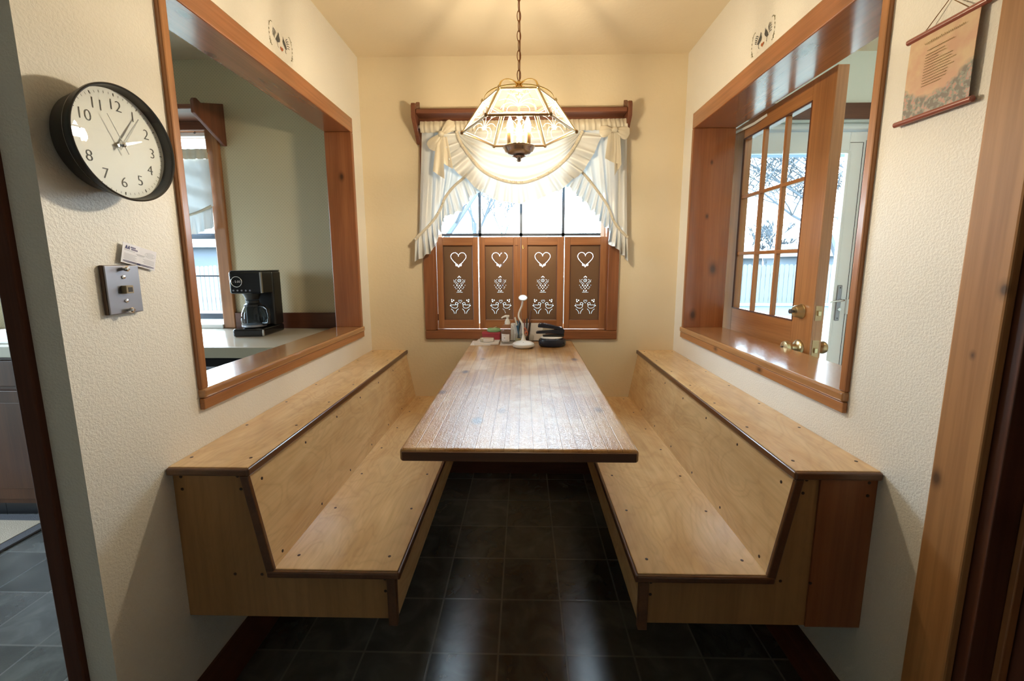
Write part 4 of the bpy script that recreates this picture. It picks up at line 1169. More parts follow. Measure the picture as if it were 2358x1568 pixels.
# ================================================================== stencilled roosters on the walls
def stencil(x, sgn, label):
    """sgn +1: seen facing -x (left wall), right is +y; -1: right wall, mirrored."""
    yc, zc = (1.683, 2.147) if sgn > 0 else (1.700, 2.149)
    t = thing('rooster_stencil', label, 'wall stencil', (x, yc, zc), 'stencilled roosters')
    n = (sgn, 0, 0)
    def pt(y, z): return (x + sgn * 0.0012, yc + sgn * 0 + (y - 1.683) * (1 if sgn > 0 else -1), z - 2.147 + zc)
    def poly(mb, pts):
        c = [sum(p[0] for p in pts) / len(pts), sum(p[1] for p in pts) / len(pts)]
        vs = [pt(*p) for p in pts] + [pt(*c)]; k = len(pts)
        mb.add(vs, [(i, (i + 1) % k, k) for i in range(k)])
    def rib(mb, pts, w): mb.ribbon([pt(*p) for p in smoothed(pts, 1)], w, n)
    for body, feathers, legs in (
        ([(1.667, 2.171), (1.671, 2.167), (1.671, 2.159), (1.676, 2.149), (1.673, 2.139), (1.657, 2.131), (1.646, 2.137), (1.651, 2.145), (1.663, 2.160)],
         [[(1.634, 2.171), (1.645, 2.168), (1.653, 2.160)], [(1.631, 2.166), (1.641, 2.163), (1.648, 2.155)], [(1.630, 2.160), (1.638, 2.157), (1.645, 2.150)], [(1.629, 2.154), (1.636, 2.151), (1.642, 2.146)], [(1.629, 2.148), (1.635, 2.145), (1.641, 2.140)]],
         [[(1.657, 2.132), (1.656, 2.124), (1.659, 2.118), (1.664, 2.116)]]),
        ([(1.697, 2.172), (1.699, 2.165), (1.707, 2.158), (1.716, 2.146), (1.721, 2.134), (1.711, 2.132), (1.699, 2.142), (1.693, 2.151), (1.696, 2.160)],
         [[(1.716, 2.162), (1.720, 2.172), (1.727, 2.174)], [(1.717, 2.157), (1.724, 2.166), (1.734, 2.169)], [(1.719, 2.153), (1.727, 2.160), (1.738, 2.161)], [(1.721, 2.148), (1.730, 2.152), (1.741, 2.152)], [(1.724, 2.141), (1.732, 2.144), (1.739, 2.143)]],
         [[(1.712, 2.133), (1.710, 2.125), (1.709, 2.119), (1.714, 2.118)]])):
        mb = MB(); poly(mb, body)
        for f in feathers: rib(mb, f, 0.0028)
        for f in legs: rib(mb, f, 0.0018)
        build('rooster', mb, M['stencil_dark'], t)
    hb = MB(); hp = heart(20, 0, 0, 1.0)
    poly(hb, [(1.684 + p[0] * 0.00062, 2.120 - p[1] * 0.00055) for p in hp])
    build('heart', hb, M['stencil_red'], t)
    for s in (-1, 1):
        mb = MB(); X = lambda u: 1.683 + s * u
        rib(mb, [(X(0.064), 2.186), (X(0.071), 2.176), (X(0.073), 2.166)], 0.0022)
        rib(mb, [(X(0.064), 2.186), (X(0.056), 2.189), (X(0.053), 2.186)], 0.0022)
        rib(mb, [(X(0.070), 2.178), (X(0.076), 2.180)], 0.002)
        for z in (2.155, 2.141):
            poly(mb, [(X(0.075), z + 0.005), (X(0.0775), z), (X(0.075), z - 0.005), (X(0.0725), z)])
        rib(mb, [(X(0.074), 2.130), (X(0.071), 2.116), (X(0.064), 2.105)], 0.0022)
        rib(mb, [(X(0.072), 2.121), (X(0.077), 2.117)], 0.002); rib(mb, [(X(0.069), 2.112), (X(0.074), 2.107)], 0.002)
        rib(mb, [(X(0.071), 2.116), (X(0.066), 2.119)], 0.002); rib(mb, [(X(0.064), 2.105), (X(0.060), 2.107)], 0.002)
        build('sprig', mb, M['stencil_green'], t)
stencil(XL, 1, 'small stencil of two dark roosters and a heart above the left pass-through')
stencil(XR, -1, 'small stencil of two dark roosters and a heart above the right pass-through')

# ================================================================== desk clutter at the window end of the table
Z0 = TZ + 0.0003
def desk_lamp():
    c = (-0.003, 2.245); t = thing('gooseneck_desk_lamp', 'small white gooseneck lamp with an oval head standing in front of the pens', 'desk lamp', (c[0], c[1], Z0))
    build('base', MB().lathe([(0.050, 0), (0.058, 0.004), (0.0615, 0.012), (0.059, 0.021), (0.045, 0.029), (0.020, 0.034), (0.013, 0.040), (0.009, 0.052), (0.0065, 0.066), (0, 0.066)], (c[0], c[1], Z0), 40), M['white'], t, smooth=40)
    nk = [(-0.002, 0.905), (-0.005, 0.930), (-0.0055, 0.955), (-0.0065, 0.972), (-0.017, 0.994), (-0.0285, 1.011), (-0.030, 1.032), (-0.022, 1.055), (-0.010, 1.081), (-0.006, 1.112)]
    pts = [(x, c[1] + 0.012 * math.sin((z - 0.9) * 12), z) for x, z in smoothed(nk, 2)]
    build('gooseneck', MB().tube(pts, 0.0052, 10), M['white'], t, smooth=60)
    a = math.radians(36)
    hd = MB().lathe([(0.0212, 0.0), (0.020, 0.0016), (0.0, 0.0022)], (0, 0, 0), 28)
    def tr(v):  # the pale disc faces up and towards the viewer
        return Vector((v.x - 0.006, v.y * math.cos(a) - v.z * math.sin(a) + c[1] - 0.004, v.y * math.sin(a) + v.z * math.cos(a) + 1.124))
    body = MB().lathe([(0.0, -0.008), (0.014, -0.0075), (0.0225, -0.004), (0.0245, 0.0), (0.0235, 0.002), (0.0212, 0.0005)], (0, 0, 0), 28)
    build('lamp_head', body.xf(tr), P('grey_white_rim', (0.45, 0.46, 0.48), 0.4), t, smooth=50)
    build('light_disc', hd.xf(tr), P('pale_diffuser', (0.82, 0.92, 0.96), 0.3), t, smooth=50)
    build('button', MB().lathe([(0.003, 0), (0.003, 0.002), (0, 0.0022)], (c[0], c[1] - 0.030, Z0 + 0.030), 10), M['darkgrey'], t)
desk_lamp()
def punch():
    c = (0.158, 2.275)
    t = thing('tape_dispenser', 'rounded black desk dispenser with a white strip on top, under the stapler', 'dispenser', (c[0], c[1], Z0))
    build('body', MB().lathe([(0.066, 0), (0.074, 0.006), (0.077, 0.022), (0.074, 0.040), (0.062, 0.047), (0, 0.047)], (c[0], c[1], Z0), 40, sy=0.72), M['navy'], t, smooth=35)
    build('white_strip', MB().lathe([(0.060, 0.0472), (0.062, 0.051), (0.055, 0.055), (0, 0.055)], (c[0] - 0.004, c[1] - 0.004, Z0), 32, sy=0.66), M['paper'], t, smooth=40)
    # stapler on top, its jaws open to the left
    zt = Z0 + 0.0553
    s = thing('stapler', 'black stapler lying open on top of the rounded black dispenser', 'stapler', (c[0], c[1], zt))
    yy0, yy1 = c[1] - 0.016, c[1] + 0.016
    base = [(0.082, zt), (0.222, zt), (0.226, zt + 0.008), (0.222, zt + 0.022), (0.19, zt + 0.024), (0.12, zt + 0.020), (0.078, zt + 0.016), (0.072, zt + 0.006)]
    build('magazine', MB().prism([(x, z) for x, z in [(0.068, zt + 0.016), (0.150, zt + 0.018), (0.222, zt + 0.012), (0.226, zt + 0.036), (0.19, zt + 0.040), (0.12, zt + 0.034), (0.074, zt + 0.030), (0.066, zt + 0.024)]], 'y', yy0, yy1), M['navy'], s, 0.004)
    build('base', MB().prism([(0.105, zt), (0.222, zt), (0.224, zt + 0.0125), (0.15, zt + 0.0125), (0.105, zt + 0.008)], 'y', yy0 - 0.002, yy1 + 0.002), M['black'], s, 0.003)
    build('handle', MB().prism([(0.076, zt + 0.052), (0.080, zt + 0.068), (0.092, zt + 0.076), (0.150, zt + 0.066), (0.215, zt + 0.050), (0.2265, zt + 0.034), (0.200, zt + 0.038), (0.140, zt + 0.046), (0.100, zt + 0.050)], 'y', yy0 - 0.002, yy1 + 0.002), M['navy'], s, 0.005)
    build('spring', B((0.105, c[1] - 0.004, zt + 0.032), (0.165, c[1] + 0.004, zt + 0.049)), M['chrome'], s)
punch()
def bottle():
    c = (-0.095, 2.345); z = Z0 + 0.003
    t = thing('pump_bottle', 'clear pump bottle of hand gel with a white pump left of the desk lamp', 'bottle', (c[0], c[1], z))
    build('bottle_body', MB().lathe([(0.034, 0), (0.038, 0.004), (0.0385, 0.060), (0.038, 0.080), (0.034, 0.095), (0.022, 0.106), (0.013, 0.112), (0.0125, 0.118), (0, 0.118)], (c[0], c[1], z), 36), M['clearplastic'], t, smooth=40)
    build('gel', MB().lathe([(0.033, 0.002), (0.0365, 0.006), (0.037, 0.076), (0, 0.077)], (c[0], c[1], z), 36), M['clearplastic'], t, smooth=40)
    lb = [[(c[0] + 0.0393 * math.sin(a), c[1] - 0.0393 * math.cos(a), z + h) for a in [math.radians(-58 + 76 * i / 10) for i in range(11)]] for h in (0.016, 0.058)]
    lab_ = build('label', MB().grid(lb), M['paper'], t, smooth=80)
    pr = MB()
    for h, a0, a1, w in ((0.0500, -42, -8, 0.0016), (0.036, -28, -18, 0.006), (0.0235, -50, 8, 0.0010), (0.0200, -46, 4, 0.0010)):
        rows = [[(c[0] + 0.0398 * math.sin(a), c[1] - 0.0398 * math.cos(a), z + h + dz) for a in [math.radians(a0 + (a1 - a0) * i / 6) for i in range(7)]] for dz in (-w / 2, w / 2)]
        pr.grid(rows)
    build('print', pr, M['greyink'], lab_)
    pm = MB().lathe([(0.0155, 0.110), (0.0155, 0.126), (0.012, 0.129), (0.012, 0.136), (0.007, 0.138), (0.007, 0.150), (0.010, 0.152), (0.010, 0.160), (0, 0.161)], (c[0], c[1], z), 20)
    pump = build('pump', pm, M['white'], t, smooth=40)
    build('spout', MB().tube([(c[0] + 0.010, c[1], z + 0.156), (c[0] - 0.010, c[1] - 0.004, z + 0.157), (c[0] - 0.026, c[1] - 0.008, z + 0.152), (c[0] - 0.033, c[1] - 0.010, z + 0.146)], 0.006, 10, rs=[0.0065, 0.0065, 0.0045, 0.0035]), M['white'], pump, smooth=60)
bottle()
def flats():
    p1 = tag(build('envelope', B((-0.305, 2.285, Z0), (-0.190, 2.42, Z0 + 0.0015)), M['paper'], loc=(-0.25, 2.35, Z0)), 'flat white envelope at the far left corner of the table', 'envelope')
    p2 = tag(build('notepad', MB().prism([(-0.283, 2.292), (-0.145, 2.300), (-0.141, 2.42), (-0.270, 2.43)], 'z', Z0 + 0.0016, Z0 + 0.0125), M['paper'], loc=(-0.21, 2.36, Z0 + 0.0016), bevel=0.001), 'small white paper pad under the round candle tin', 'notepad')
    p3 = tag(build('receipt', B((-0.137, 2.283, Z0), (-0.050, 2.40, Z0 + 0.0012)), M['paper'], loc=(-0.09, 2.34, Z0)), 'loose white slip of paper under the pump bottle', 'paper')
    zt = Z0 + 0.0127
    t = thing('candle_tin', 'round clear-walled candle with a cream label on the paper pad', 'candle', (-0.213, 2.345, zt))
    c = (-0.213, 2.345, zt)
    build('jar', MB().lathe([(0.040, 0), (0.0425, 0.002), (0.0425, 0.026), (0.041, 0.028), (0, 0.028)], c, 32, sy=0.9), M['clearplastic'], t, smooth=40)
    build('wax', MB().lathe([(0.039, 0.002), (0.0405, 0.004), (0.0405, 0.018), (0, 0.018)], c, 32, sy=0.9), M['tinlabel'], t, smooth=40)
    lb = [[(c[0] + 0.0432 * math.sin(a), c[1] - 0.0392 * math.cos(a), zt + h) for a in [math.radians(-25 + 85 * i / 10) for i in range(11)]] for h in (0.003, 0.024)]
    build('label', MB().grid(lb), M['paper'], t, smooth=80)
    rb = thing('red_box', 'flat dark red box behind the round candle', 'box', (-0.195, 2.412, Z0 + 0.0127))
    build('box_body', B((-0.245, 2.392, Z0 + 0.0127), (-0.142, 2.432, Z0 + 0.044)), M['red'], rb, 0.002)
    build('lid', B((-0.247, 2.390, Z0 + 0.044), (-0.140, 2.434, Z0 + 0.058)), M['red'], rb, 0.002)
    g = thing('wrapped_soap', 'round green wrapped soap with a pale ribbon on the dark red box', 'soap', (-0.178, 2.408, Z0 + 0.0583))
    gc = (-0.178, 2.408, Z0 + 0.0583)
    build('soap_cake', MB().lathe([(0.034, 0), (0.041, 0.006), (0.041, 0.014), (0.034, 0.022), (0, 0.025)], gc, 32, sy=0.62), M['green'], g, smooth=40)
    build('ribbon', MB().tube([(gc[0] - 0.012, gc[1] - 0.020, gc[2] + 0.019), (gc[0] + 0.004, gc[1] - 0.008, gc[2] + 0.0265), (gc[0] + 0.016, gc[1] - 0.002, gc[2] + 0.030)], 0.0022, 6), M['tinlabel'], g, smooth=60)
flats()
def papers():
    t = thing('letter_rack', 'stack of white letters standing upright behind the pen cups', 'letter rack', (0.022, 2.425, Z0))
    for i, (a, b, h) in enumerate(((-0.078, 0.128, 0.104), (-0.074, 0.124, 0.108), (-0.070, 0.131, 0.101), (-0.076, 0.126, 0.106))):
        build('letter', B((a, 2.421 + i * 0.004, Z0 + 0.004), (b, 2.4235 + i * 0.004, Z0 + h)), M['paper'], t)
    build('rack_base', B((-0.082, 2.416, Z0), (0.134, 2.441, Z0 + 0.004)), M['black'], t, 0.001)
papers()
def cup(cx, cy, w, h, label, kind):
    t = thing('pen_cup', label, 'pen holder', (cx, cy, Z0), 'pen holders by the window')
    if kind == 0:
        build('cup_body', MB().lathe([(w, 0), (w + 0.001, 0.003), (w + 0.001, h), (w - 0.001, h), (w - 0.0012, 0.004), (0, 0.004)], (cx, cy, Z0), 28), M['clearplastic'], t, smooth=40)
        build('filling', MB().lathe([(w - 0.003, 0.004), (w - 0.003, 0.024), (0, 0.024)], (cx, cy, Z0), 24), P('pale_green_beads', (0.55, 0.56, 0.38), 0.6), t, smooth=40)
    else:
        m2 = MB().prism([(cx - w, Z0), (cx + w, Z0), (cx + w + 0.004, Z0 + h * 0.62), (cx - w + 0.002, Z0 + h)], 'y', cy - 0.020, cy + 0.020)
        m2.f = [f for i_, f in enumerate(m2.f) if i_ != 4]
        build('cup_body', m2, M['clearplastic'], t, solid=0.0014)
    return t
cup(-0.031, 2.385, 0.024, 0.050, 'round clear cup of blue pens between bottle and desk lamp', 0)
cup(0.026, 2.385, 0.028, 0.064, 'slanted clear holder of dark pens right of the desk lamp', 1)
def pen(name, a, b, r, mat, label, cat, tip=None, cap=None):
    a, b = Vector(a), Vector(b)
    t = thing(name, label, cat, tuple(a), 'pens and tools in the cups')
    d = b - a
    build('barrel', MB().tube([a, a + d * 0.97, b], r, 8, rs=[r * 0.7, r, r * 0.6]), mat, t, smooth=50)
    if cap: build('cap', MB().tube([a + d * 0.62, b + d * 0.01], r * 1.18, 8), cap, t, smooth=50)
pen('pen', (-0.026, 2.380, Z0 + 0.026), (-0.052, 2.374, 0.998), 0.0042, M['blue'], 'blue pen with a white cap leaning left in the round clear cup', 'pen', cap=M['white'])
pen('pen', (-0.028, 2.386, Z0 + 0.026), (-0.040, 2.390, 0.978), 0.0050, M['blue'], 'thick plain blue pen in the round clear cup', 'pen')
pen('pen', (-0.033, 2.388, Z0 + 0.026), (-0.024, 2.392, 0.984), 0.0048, M['blue'], 'blue pen upright in the round clear cup behind the lamp neck', 'pen')
pen('pen', (-0.036, 2.382, Z0 + 0.026), (-0.019, 2.384, 0.972), 0.0040, M['darkgrey'], 'grey pen leaning right in the round clear cup', 'pen')
pen('letter_opener', (0.018, 2.385, Z0 + 0.006), (0.041, 2.380, 1.040), 0.0042, M['dark_z'], 'tall dark brown stick leaning highest out of the slanted holder', 'stick')
pen('marker', (0.024, 2.390, Z0 + 0.006), (0.036, 2.392, 0.968), 0.0055, M['black'], 'short black marker in the slanted clear holder', 'marker')
pen('marker', (0.014, 2.392, Z0 + 0.006), (0.018, 2.394, 0.990), 0.0045, M['darkgrey'], 'dark grey marker standing beside the scissors', 'marker')
pen('pen', (0.010, 2.382, Z0 + 0.006), (0.002, 2.382, 0.990), 0.0035, M['mauve'], 'thin dark red pen behind the desk lamp neck', 'pen')
def scissors():
    t = thing('scissors', 'scissors with orange handles in the slanted clear holder', 'scissors', (0.008, 2.374, Z0 + 0.006))
    ring = lambda cx, cz, rx, rz: [(cx + rx * math.cos(2 * PI * i / 16), 2.374, cz + rz * math.sin(2 * PI * i / 16)) for i in range(16)]
    build('handle', MB().tube(ring(0.006, 0.920, 0.008, 0.017), 0.0034, 8, closed=True), M['orange'], t, smooth=60)
    build('handle', MB().tube(ring(0.014, 0.905, 0.007, 0.013), 0.0034, 8, closed=True), M['orange'], t, smooth=60)
    build('blades', MB().prism([(0.004, Z0 + 0.006), (0.008, Z0 + 0.005), (0.016, 0.896), (0.006, 0.905)], 'y', 2.3732, 2.3748), M['chrome'], t)
scissors()

# ================================================================== kitchen beyond the left opening
CZ = 0.924
YF = 1.872
def kitchen():
    c = thing('countertop', 'pale laminate kitchen countertop under the kitchen window', 'countertop', (-2.3, 2.16, CZ - 0.04))
    build('top', B((-3.6, YF, CZ - 0.040), (-1.023, D - 0.001, CZ)), M['counter'], c, 0.002)
    build('front_edge', B((-3.6, YF - 0.012, CZ - 0.052), (-1.023, YF, CZ - 0.001)), M['counter_edge'], c, 0.002)
    structure('trim_5', B((-1.740, D - 0.018, CZ + 0.0005), (-1.023, D, CZ + 0.094)), M['dark_x'], 'dark brown backsplash strip behind the coffee maker', 'trim', 0.002)
    d = thing('dishwasher', 'black dishwasher front below the counter by the pass-through', 'dishwasher', (-1.35, 2.14, 0.0))
    build('body', B((-1.70, 1.90, 0.0), (-1.04, 2.43, CZ - 0.055)), M['black'], d)
    build('front_panel', B((-1.695, 1.878, 0.10), (-1.045, 1.90, CZ - 0.058)), M['black_gloss'], d, 0.004)
    build('handle', B((-1.66, 1.868, 0.815), (-1.08, 1.878, 0.829)), M['steel'], d, 0.003)
    # base cabinets
    x = -1.71
    k = 0
    labs_ = ['brown base cabinet beside the dishwasher', 'brown base cabinet left of the dishwasher, seen past the dark casing', 'brown base cabinet under the kitchen sink behind the rug']
    for w in (0.42, 0.60, 0.80):
        t = thing('base_cabinet', labs_[k], 'cabinet', (x - w / 2, 2.15, 0), 'kitchen base cabinets')
        build('cabinet_body', B((x - w, 1.905, 0.10), (x - 0.002, 2.43, CZ - 0.055)), M['cab'], t)
        build('toe_kick', B((x - w, 1.96, 0.0), (x - 0.002, 2.0, 0.10)), M['black'], t)
        dr = build('drawer', B((x - w + 0.02, 1.888, 0.72), (x - 0.022, 1.905, CZ - 0.075)), M['cab'], t, 0.004)
        do = build('door', B((x - w + 0.02, 1.888, 0.13), (x - 0.022, 1.905, 0.70)), M['cab'], t, 0.004)
        build('inset_panel', B((x - w + 0.08, 1.884, 0.19), (x - 0.082, 1.888, 0.64)), M['cab'], do, 0.002)
        x -= w; k += 1
    s = thing('kitchen_sink', 'white kitchen sink set in the counter at the far left', 'sink', (-2.66, 2.15, CZ))
    rim = MB()
    rim.box((-3.02, 1.93, CZ + 0.0003), (-2.38, 1.97, CZ + 0.014)).box((-3.02, 2.36, CZ + 0.0003), (-2.38, 2.40, CZ + 0.014)).box((-3.02, 1.97, CZ + 0.0003), (-2.98, 2.36, CZ + 0.014)).box((-2.42, 1.97, CZ + 0.0003), (-2.38, 2.36, CZ + 0.014))
    build('rim', rim, M['white'], s, 0.004)
    build('basin', B((-2.98, 1.97, CZ + 0.0003), (-2.42, 2.36, CZ + 0.002)), P('sink_basin', (0.55, 0.56, 0.55), 0.25), s)
    build('faucet', MB().tube([(-2.70, 2.38, CZ + 0.014), (-2.70, 2.38, CZ + 0.20), (-2.70, 2.34, CZ + 0.25), (-2.70, 2.24, CZ + 0.25), (-2.70, 2.20, CZ + 0.20)], 0.011, 10), M['chrome'], s, smooth=60)
    r = thing('floor_rug', 'beige rug with a dark grey border on the kitchen floor by the sink', 'rug', (-2.85, 1.72, 0.0))
    build('border', B((-3.30, 1.36, 0.0005), (-2.40, 1.945, 0.010)), M['rug'], r, 0.003)
    build('centre', B((-3.24, 1.41, 0.010), (-2.455, 1.893, 0.012)), M['rug_in'], r)
kitchen()
def window_kitchen():
    t = thing('window_2', 'kitchen window with brown casing and dark sash rails above the counter', 'window', (-2.4, D, 1.5), kind='structure')
    x0, x1, z0, z1 = -3.0, -1.812, 0.945, 2.07
    w = 0.072
    build('casing', B((x1, D - 0.022, CZ + 0.001), (x1 + w, D, z1 + w)), M['pine_z'], t, 0.006, seg=3)
    build('casing', B((x0 - w, D - 0.022, CZ + 0.001), (x0, D, z1 + w)), M['pine_z'], t, 0.006, seg=3)
    build('casing', B((x0, D - 0.022, z1), (x1, D, z1 + w)), M['dark_x'], t, 0.006, seg=3)
    lin = MB().box((x0, D - 0.01, z0), (x0 + 0.008, WT, z1)).box((x1 - 0.008, D - 0.01, z0), (x1, WT, z1)).box((x0, D - 0.01, z1 - 0.008), (x1, WT, z1))
    build('lining', lin, M['pine_z'], t)
    build('stool', B((x0, D - 0.03, CZ + 0.001), (x1, WT, z0 + 0.004)), M['white'], t, 0.002)
    fr = MB()
    ya, yb = 2.47, 2.50
    fr.box((x0 + 0.008, ya, 0.95), (x0 + 0.03, yb, z1 - 0.01)).box((x1 - 0.026, ya, 0.95), (x1 - 0.008, yb, z1 - 0.01)).box((x0 + 0.03, ya, z1 - 0.03), (x1 - 0.026, yb, z1 - 0.01))
    build('window_frame', fr, M['white_metal'], t)
    for z, h in ((1.474, 0.016), (0.992, 0.018)):
        build('sash_rail', B((x0 + 0.03, ya - 0.004, z - h), (x1 - 0.026, yb, z + h)), M['sash'], t, 0.002)
    build('muntin', B((x0 + 0.03, ya + 0.004, 1.233), (x1 - 0.026, ya + 0.014, 1.242)), M['sash'], t)
    build('pane', B((x0 + 0.03, 2.484, 1.0), (x1 - 0.026, 2.488, z1 - 0.03)), M['pane'], t)
window_kitchen()
def kitchen_curtain():
    y = 2.405
    t = thing('kitchen_valance', 'ivory ruffled swag curtain in the kitchen window behind the clock', 'curtain', (-2.3, y, 1.95))
    g = gathers(34, 0.003, 0.006, 31)
    build('gathered_heading', loft([(-2.99, 1.955), (-1.79, 1.952)], [(-2.99, 1.895), (-1.79, 1.897)], 200, 6, y - 0.006, g), M['cloth2'], t, smooth=80)
    SBk = [(-2.99, 1.60), (-2.7, 1.50), (-2.4, 1.53), (-2.2, 1.585), (-2.02, 1.572), (-1.90, 1.592), (-1.79, 1.640)]
    SRk = [(-2.99, 1.50), (-2.7, 1.40), (-2.4, 1.43), (-2.2, 1.475), (-2.02, 1.462), (-1.90, 1.482), (-1.788, 1.525)]
    def fk(u, v):
        return 0.010 * math.sin(2 * PI * (2.6 * v - 5.0 * u)) * min(1, 3 * v) * min(1, 12 * (1 - u)) + 0.003 * math.sin(u * 120) * (1 - v)
    sw = build('swag', loft([(-2.99, 1.9), (-1.79, 1.9)], smoothed(SBk), 140, 40, y + 0.004, fk), M['cloth'], t, smooth=80)
    build('ruffle', loft(smoothed(SBk), smoothed(SRk), 220, 10, y - 0.002, gathers(26, 0.003, 0.014, 37), 0.006), M['cloth'], sw, smooth=80)
    build('ruched_band', band(SBk, y - 0.008, 0.007, 180, 0.007, 8), M['cloth2'], sw, smooth=80)
    build('curtain_rod', MB().tube([(-3.06, y + 0.012, 1.93), (-1.80, y + 0.012, 1.93)], 0.006, 8), M['white'], t, smooth=60)
    build('cup_hook', MB().tube([(-1.86, 2.42, 2.05), (-1.86, 2.41, 2.04), (-1.853, 2.405, 2.034), (-1.845, 2.405, 2.040)], 0.0018, 6), M['darkgrey'], t, smooth=60)
kitchen_curtain()
def coffee_maker():
    c = Vector((-1.475, 2.235, CZ)); a = math.radians(5)
    t = thing('coffee_maker', 'black drip coffee maker with glass carafe on the kitchen counter', 'coffee maker', tuple(c))
    ca, sa = math.cos(a), math.sin(a)
    def tr(v): return Vector((c.x + v.x * ca - v.y * sa, c.y + v.x * sa + v.y * ca, CZ + 0.0004 + v.z))
    # local: front is -y
    build('base', MB().box((-0.080, -0.105, 0), (0.080, 0.125, 0.042)).xf(tr), M['black_gloss'], t, 0.010, seg=3)
    build('tower', MB().box((-0.080, 0.030, 0.042), (0.080, 0.125, 0.345)).xf(tr), M['black'], t, 0.010, seg=3)
    head = build('head', MB().box((-0.082, -0.090, 0.228), (0.082, 0.030, 0.345)).xf(tr), M['black_gloss'], t, 0.010, seg=3)
    build('trim_strip', MB().box((0.076, -0.0915, 0.232), (0.0835, -0.080, 0.342)).xf(tr), M['chrome'], head)
    build('trim_strip', MB().box((0.074, -0.1065, 0.004), (0.0815, -0.098, 0.038)).xf(tr), M['chrome'], t)
    build('top_lid', MB().box((-0.078, -0.085, 0.345), (0.078, 0.12, 0.350)).xf(tr), M['black'], t, 0.002)
    ring = [(-0.020 + 0.027 * math.cos(2 * PI * i / 24) - 0.022, -0.092, 0.292 + 0.027 * math.sin(2 * PI * i / 24)) for i in range(24)]
    build('display_ring', MB().tube(ring, 0.0022, 6, closed=True).xf(tr), M['chrome'], head, smooth=60)
    vs, fs = textmesh('- 5:00', 0.017)
    build('display_digits', MB().add([(v[0] - 0.042, -0.0915, v[1] + 0.292) for v in vs], fs).xf(tr), M['white'], head)
    for i in range(5):
        build('button', MB().lathe([(0.005, 0), (0.0045, -0.002), (0, -0.0022)], (-0.062 + 0.021 * i, -0.090, 0.246), 12, 'y').xf(tr), M['steel'], head)
    build('filter_cone', MB().lathe([(0.030, 0.195), (0.046, 0.228), (0, 0.228)], (0, -0.035, 0), 24).xf(tr), M['black'], t, smooth=40)
    car = build('carafe', MB().lathe([(0.050, 0.043), (0.058, 0.050), (0.061, 0.085), (0.058, 0.120), (0.046, 0.150), (0.040, 0.158)], (0, -0.035, 0), 32, cap=False).xf(tr), M['carafe'], t, smooth=40)
    build('carafe_lid', MB().lathe([(0.042, 0.157), (0.042, 0.168), (0.030, 0.176), (0.030, 0.190), (0, 0.191)], (0, -0.035, 0), 28).xf(tr), M['black'], car, smooth=40)
    build('carafe_band', MB().lathe([(0.0515, 0.044), (0.0595, 0.050), (0.0600, 0.060), (0.058, 0.060)], (0, -0.035, 0), 32).xf(tr), M['steel'], car, smooth=40)
    hd = [(0.040, -0.050, 0.160), (0.075, -0.070, 0.158), (0.098, -0.080, 0.145), (0.104, -0.083, 0.110), (0.098, -0.080, 0.072), (0.060, -0.062, 0.064)]
    build('carafe_handle', MB().tube(hd, 0.008, 10).xf(tr), M['black_gloss'], car, smooth=60)
coffee_maker()

